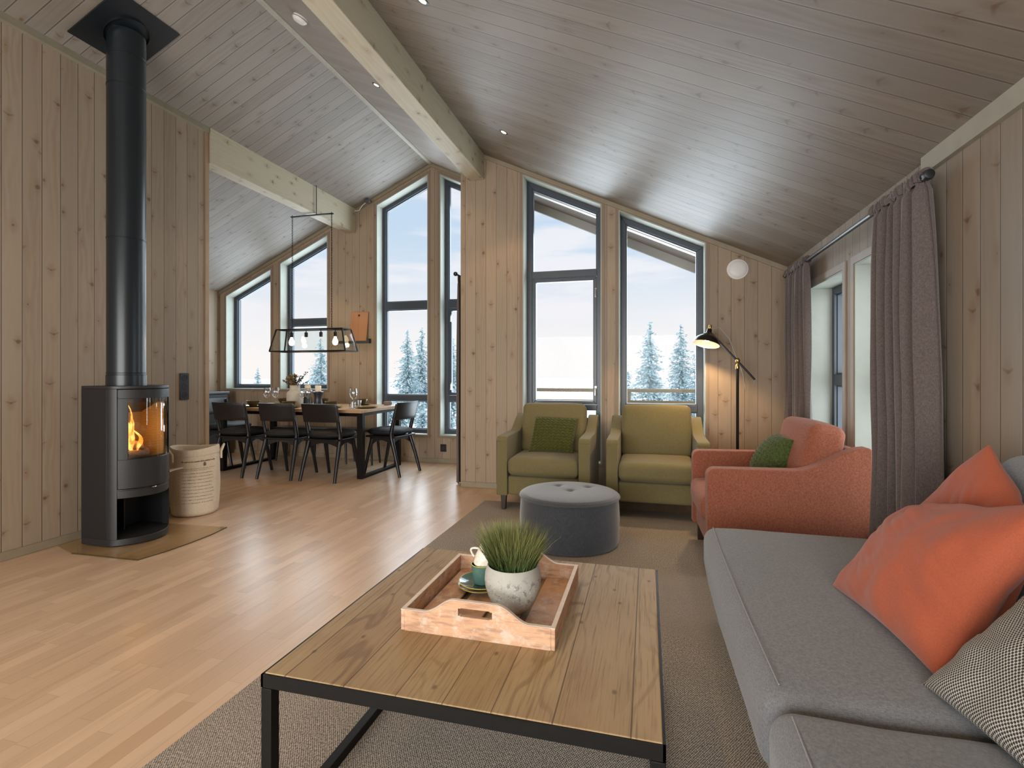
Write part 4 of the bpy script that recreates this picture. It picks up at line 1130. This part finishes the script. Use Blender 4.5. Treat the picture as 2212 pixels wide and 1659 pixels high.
for (x, y, h_), lab in (((-3.955, 5.52, .185), 'dark ribbed candle holder with ivory candle, right of the pair on the dining table'), ((-4.27, 5.74, .185), 'dark ribbed candle holder with ivory candle, left of the pair, close to the cream vase')):
    t = thing('candle_holder', lab, 'candle holder', (x, y, TT), 0, 'candle holders')
    n = 28; pr2 = []
    for r_, z in ((.062, 0), (.058, .02), (.048, .07), (.046, .12), (.056, h_-.03), (.066, h_-.006), (.066, h_), (.004, h_)): pr2.append((r_, z))
    MB().lathe(pr2, seg=28).build('holder', plain('dark slate ceramic', (.022, .032, .040), .3, nz=.4, ns=50), t)
    o = MB().lathe([(.036, h_+.001), (.037, h_+.07), (.034, h_+.075), (.002, h_+.071)], seg=28).build('candle', wax, t); MB().tube([(0, 0, h_+.072), (.001, 0, h_+.084)], .0015, 5).build('wick', black_gloss, o)
proto = thing('wine_glass', 'x', 'wine glass', group='wine glasses on the dining table')
MB().lathe([(.036, 0), (.034, .002), (.006, .005), (.0038, .02), (.0038, .095), (.012, .108), (.034, .130), (.044, .160), (.043, .195), (.036, .232), (.0345, .232), (.0415, .195), (.0425, .160), (.032, .132), (.004, .110)], seg=28, caps=False).build('glass_bowl', clear_m, proto)
for i, (x, y, lab) in enumerate(((-3.375, 5.38, 'wine glass standing alone near the right end of the dining table'), (-4.62, 5.42, 'wine glass above the middle chair back, left of the close pair'), (-4.535, 5.47, 'wine glass above the middle chair back, right of the close pair'), (-4.13, 5.46, 'wine glass just right of the cream vase'), (-4.02, 5.42, 'wine glass in front of the candle holders'))):
    place(proto, i == 0, (x, y, TT), 0, lab)
proto = thing('tumbler', 'x', 'tumbler', group='tumblers on the dining table')
MB().lathe([(.028, 0), (.035, .004), (.040, .08), (.0385, .08), (.0335, .008), (.001, .006)], seg=24, caps=False).build('glass_cup', clear_m, proto)
for i, (x, y, lab) in enumerate(((-3.31, 5.25, 'short tumbler right of the lone wine glass'), (-3.46, 5.62, 'short tumbler behind and left of the lone wine glass'))): place(proto, i == 0, (x, y, TT), 0, lab)
pl = thing('dinner_plate', 'x', 'plate', group='plates set on the dining table')
MB().lathe([(.070, 0), (.080, .002), (.128, .014), (.130, .018), (.126, .018), (.078, .007), (.001, .006)], seg=40, caps=False).build('plate_dish', olive_c, pl)
bw = thing('bowl', 'x', 'bowl', group='bowls set on the plates')
MB().lathe([(.036, 0), (.042, .003), (.066, .030), (.078, .068), (.075, .068), (.063, .032), (.038, .008), (.001, .007)], seg=36, caps=False).build('bowl_dish', brown_c, bw)
sets = [(-4.72, 5.30, 'near side, by the leftmost chair'), (-4.17, 5.255, 'near side, by the middle chair'), (-3.66, 5.36, 'near side, by the rightmost chair'), (-3.235, 5.44, 'at the right-hand end of the table'),
        (-4.79, 5.93, 'window side, left place'), (-4.20, 5.95, 'window side, middle place'), (-3.62, 5.96, 'window side, right place')]
for i, (x, y, lab) in enumerate(sets):
    place(pl, i == 0, (x, y, TT), 0, 'olive stoneware plate on the dining table, '+lab)
    if i != 3: place(bw, i == 0, (x, y, TT+.0075), 0, 'brown bowl on an olive plate, '+lab)
tag(MB().rbox((0, 0, .028), (.10, .07, .05), .018, n=4).build('napkin', plain('dusky napkin', (.22, .17, .16), .9), loc=None), 'folded dusky napkin near the right end corner of the dining table', 'napkin').location = (-3.225, 5.93, TT+.002)

# ------------------------------------------------------------------ lantern pendant
px_, py_ = -3.985, 5.47
t = thing('pendant_lamp', 'long black framed glass pendant lantern hanging over the dining table', 'pendant lamp', (px_, py_, 1.468))
bl, bd, tl, td, hh = .530, .135, .462, .095, .268
Bt = [(-bl, -bd, 0), (bl, -bd, 0), (bl, bd, 0), (-bl, bd, 0)]; Tp = [(-tl, -td, hh), (tl, -td, hh), (tl, td, hh), (-tl, td, hh)]
fr = MB()
for i in range(4):
    fr.bar(Bt[i], Bt[(i+1) % 4], .014); fr.bar(Tp[i], Tp[(i+1) % 4], .014); fr.bar(Bt[i], Tp[i], .014)
fr.bar((-tl, 0, hh), (tl, 0, hh), .020, .014); fr.build('lamp_frame', black_steel, t, smooth=False)
for i in range(4):
    a, b, c_, d_ = [Vector(q) for q in (Bt[i], Bt[(i+1) % 4], Tp[(i+1) % 4], Tp[i])]
    nrm = (b-a).cross(d_-a).normalized()*.0015; MB().add([a+nrm, b+nrm, c_+nrm, d_+nrm, a-nrm, b-nrm, c_-nrm, d_-nrm], [(0, 1, 2, 3), (7, 6, 5, 4), (0, 4, 5, 1), (1, 5, 6, 2), (2, 6, 7, 3), (3, 7, 4, 0)]).build('glass_pane', lamp_glass, t, smooth=False)
for k, xx in enumerate((-.315, -.105, .105, .305)):
    s_ = MB().tube([(xx, 0, hh-.004), (xx, 0, hh-.03)], .006, 8).lathe([(.012, hh-.03), (.020, hh-.034), (.020, hh-.085), (.016, hh-.090)], (xx, 0, 0), 18).build('bulb_socket', black_steel, t)
    if k in (0, 3): MB().lathe([(.012, hh-.088), (.016, hh-.105), (.029, hh-.135), (.033, hh-.158), (.026, hh-.182), (.010, hh-.192), (.001, hh-.193)], (xx, 0, 0), 20).build('bulb', bm_, s_)
    if k in (0, 3): light('pendant_light', 'POINT', (px_+xx, py_, 1.468+hh-.22), 3.0, WARM, .03)
zb = 3.145-1.468
MB().bar((-.320, 0, zb), (.275, 0, zb), .028, .012).build('ceiling_bar', black_steel, t, smooth=False)
MB().tube([(.04, 0, zb), (.04, 0, rz(px_+.04)-1.468)], .005, 8).build('cord', black_gloss, t)
for xx in (-.305, .255):
    mb = MB(); z = hh; k = 0
    while z < zb-.005:
        lk = [Vector((.0075*cos(2*pi*i/8), 0, .019*sin(2*pi*i/8))) for i in range(8)]
        if k % 2: lk = [Vector((0, p.x, p.z)) for p in lk]
        mb.tube([p+Vector((xx, 0, z+.016)) for p in lk], .0026, 4, True); z += .031; k += 1
    mb.build('chain', black_steel, t, rec=False)
# low cabinet in the dining corner
t = thing('cabinet', 'slate grey cabinet at the far left corner of the dining area', 'cabinet', (-6.13, 5.80, 0))
cab_m = plain('slate grey paint', (.085, .105, .125), .4)
MB().box((-.155, -.42, 0), (.135, .42, .90)).build('cabinet_body', cab_m, t, bevel=.004)
MB().box((-.158, -.44, .90), (.155, .44, .93)).build('worktop', plain('grey worktop', (.15, .18, .2), .3), t, bevel=.004)
for s in (-1, 1):
    d_ = MB().box((.135, min(s*.008, s*.41), .08), (.152, max(s*.008, s*.41), .885)).build('door', cab_m, t, bevel=.002); MB().bar((.168, s*.05, .60), (.168, s*.05, .74), .010).bar((.152, s*.05, .61), (.168, s*.05, .61), .008).bar((.152, s*.05, .73), (.168, s*.05, .73), .008).build('handle', black_gloss, d_)

# ------------------------------------------------------------------ outside: snow, railing, frosted spruces
snow, g, b = mat('snow'); n = g.noise(g.co(), .35, 4); pset(g, b, col=g.mix(n, (.70, .73, .78), (.86, .86, .87)), rough=.8, spec=.1)
def gz(u, v):
    x = -160+320*u; y = 6.75 + 230*v**2; z = -1.25 + .35*mnoise.noise(Vector((x*.03, y*.03, 0)))*min(1, v*6) - (0 if y > 7 else 0)
    return (x, y, z)
struct(MB().grid(gz, 60, 60).build('ground', snow))
struct(MB().box((-1.69, YL+.23, -.16), (3.6, 8.2, -.04)).build('terrace', plain('snowy deck', (.72, .74, .78), .8)))
rw = plain('weathered railing wood', (.34, .29, .20), .7, nz=.2, ns=12)
t = thing('balcony_railing', 'weathered wooden terrace railing outside the living room windows', 'railing', (1.0, 7.05, -.04))
MB().box((-2.60, -.045, .985), (2.5, .045, 1.030)).build('handrail', rw, t, bevel=.004)
for x in (-2.57, -1.26+.0, .55, 2.4): MB().box((x-.035, -.035, 0), (x+.035, .035, .984)).build('post', rw, t, bevel=.004)
MB().box((-2.60, -.02, .835), (2.5, .01, .875)).build('rail_board', rw, t, bevel=.003)
MB().box((-2.60, -.018, .12), (2.5, .008, .20)).build('rail_board', rw, t, bevel=.003)

frost, g, b = mat('frosted needles'); c = g.co(); n = g.noise(c, 3.2, 4, .7); n2 = g.noise(c, 11, 3, .7); x, y, z = g.sep(c)
col = g.mix(g.ss(n2, .40, .60), (.20, .33, .38), (.50, .66, .72)); col = g.mix(g.ss(n, .48, .62)*.6, col, (.80, .86, .88)); pset(g, b, col=col, rough=.9, spec=.05)
bark2 = plain('frosted bark', (.22, .27, .30), .9)
def spruce(x, y, z0, h, w_, lab, seed, dens=1.0, name='spruce'):
    rnd = random.Random(seed); t = thing(name, lab, 'tree', (x, y, z0), 0, 'frosted spruces beyond the windows')
    MB().tube([(0, 0, 0), (.02, 0, h*.5), (0, 0, h*.99)], [.05*h**.5, .03*h**.5, .008], 8).build('trunk', bark2, t)
    mb = MB(); nl = int(h*11)
    for i in range(nl):
        q = (i+.5)/nl; z = h*(.06+.94*q); rad = w_*(1-q)**.75*(rnd.uniform(.62, 1.15)) + .05
        nb = max(3, int(10*(1-q)*dens)+3)
        for k in range(nb):
            a = rnd.uniform(0, 2*pi); R = rad*rnd.uniform(.65, 1.05)
            m_ = max(2, int(R*13*dens))
            for j in range(m_):
                f = (j+rnd.random())/m_; p = Vector((cos(a)*R*f, sin(a)*R*f, z - .22*R*f*f + rnd.gauss(0, .03)))
                s_ = rnd.uniform(.035, .085)*(1.25-f*.5); d = Vector((cos(a+rnd.gauss(0, .7)), sin(a+rnd.gauss(0, .7)), rnd.gauss(-.15, .3))).normalized()*s_*1.5; e = d.cross(Vector((rnd.gauss(0, 1), rnd.gauss(0, 1), rnd.gauss(.3, 1)))).normalized()*s_*.6
                mb.add([p-d, p+e, p+d, p-e], [(0, 1, 2, 3)])
    o = mb.build('needles', frost, t, smooth=False, rec=False); o['kind'] = 'stuff'; return t
def at(px, Y):                                      # map a view azimuth to a place in the landscape
    r = (px-1106)/1106.0; c0, s0 = cos(math.radians(14.886)), sin(math.radians(14.886)); dx, dy = r*c0-s0, r*s0+c0
    return dx*Y/dy
specs = [(880, 27, 5.0, 1.35, 'frosted spruce, left and taller of the twin seen in the dining window'), (911, 30, 5.35, 1.5, 'frosted spruce, right of the twin seen in the dining window'),
         (692, 31, 4.9, 1.5, 'frosted spruce seen below the pendant lamp in the dining window'), (557, 36, 2.9, .7, 'small distant spruce in the leftmost dining window'),
         (1404, 26, 5.0, 1.55, 'broad frosted spruce left of centre in the right-hand gable window'), (1470, 29.5, 5.2, 1.35, 'slim frosted spruce in the right-hand gable window'),
         (1512, 26, 4.4, 1.1, 'frosted spruce partly behind the right frame of the right-hand gable window'), (1350, 31, 3.5, .9, 'short frosted spruce at the left edge of the right-hand gable window'), (978, 27, 4.4, 1.1, 'frosted spruce seen beside the narrow dining curtain')]
for i, (p_, Y_, h_, w_, lab) in enumerate(specs): spruce(at(p_, Y_), Y_, -1.3, h_, w_, lab, 30+i, 1.15)
for i, (p_, Y_) in enumerate(((843, 23), (866, 21.2), (889, 23.4), (913, 21.4), (935, 23.6), (968, 21), (996, 23), (1170, 24), (1205, 22), (1356, 21.3), (1382, 23.4), (1409, 21.2), (1438, 23.3), (1466, 21.3), (1494, 23.5), (1519, 21.4), (668, 23), (700, 21.3))):
    low = p_ in (1170, 1205)
    where = 'in the tall dining window' if 840 < p_ < 925 else 'beside the dining curtain' if 925 < p_ < 1000 else 'behind the railing in the left gable window' if low else 'in the dining window left of the ledge' if p_ < 800 else 'behind the railing in the right gable window'
    o = spruce(at(p_, Y_), Y_, -1.3, .62 if low else 1.30, .34 if low else .42, 'low frosted young spruce '+where, 80+i, 1.5, 'young_spruce'); o['group'] = 'young spruces ' + where
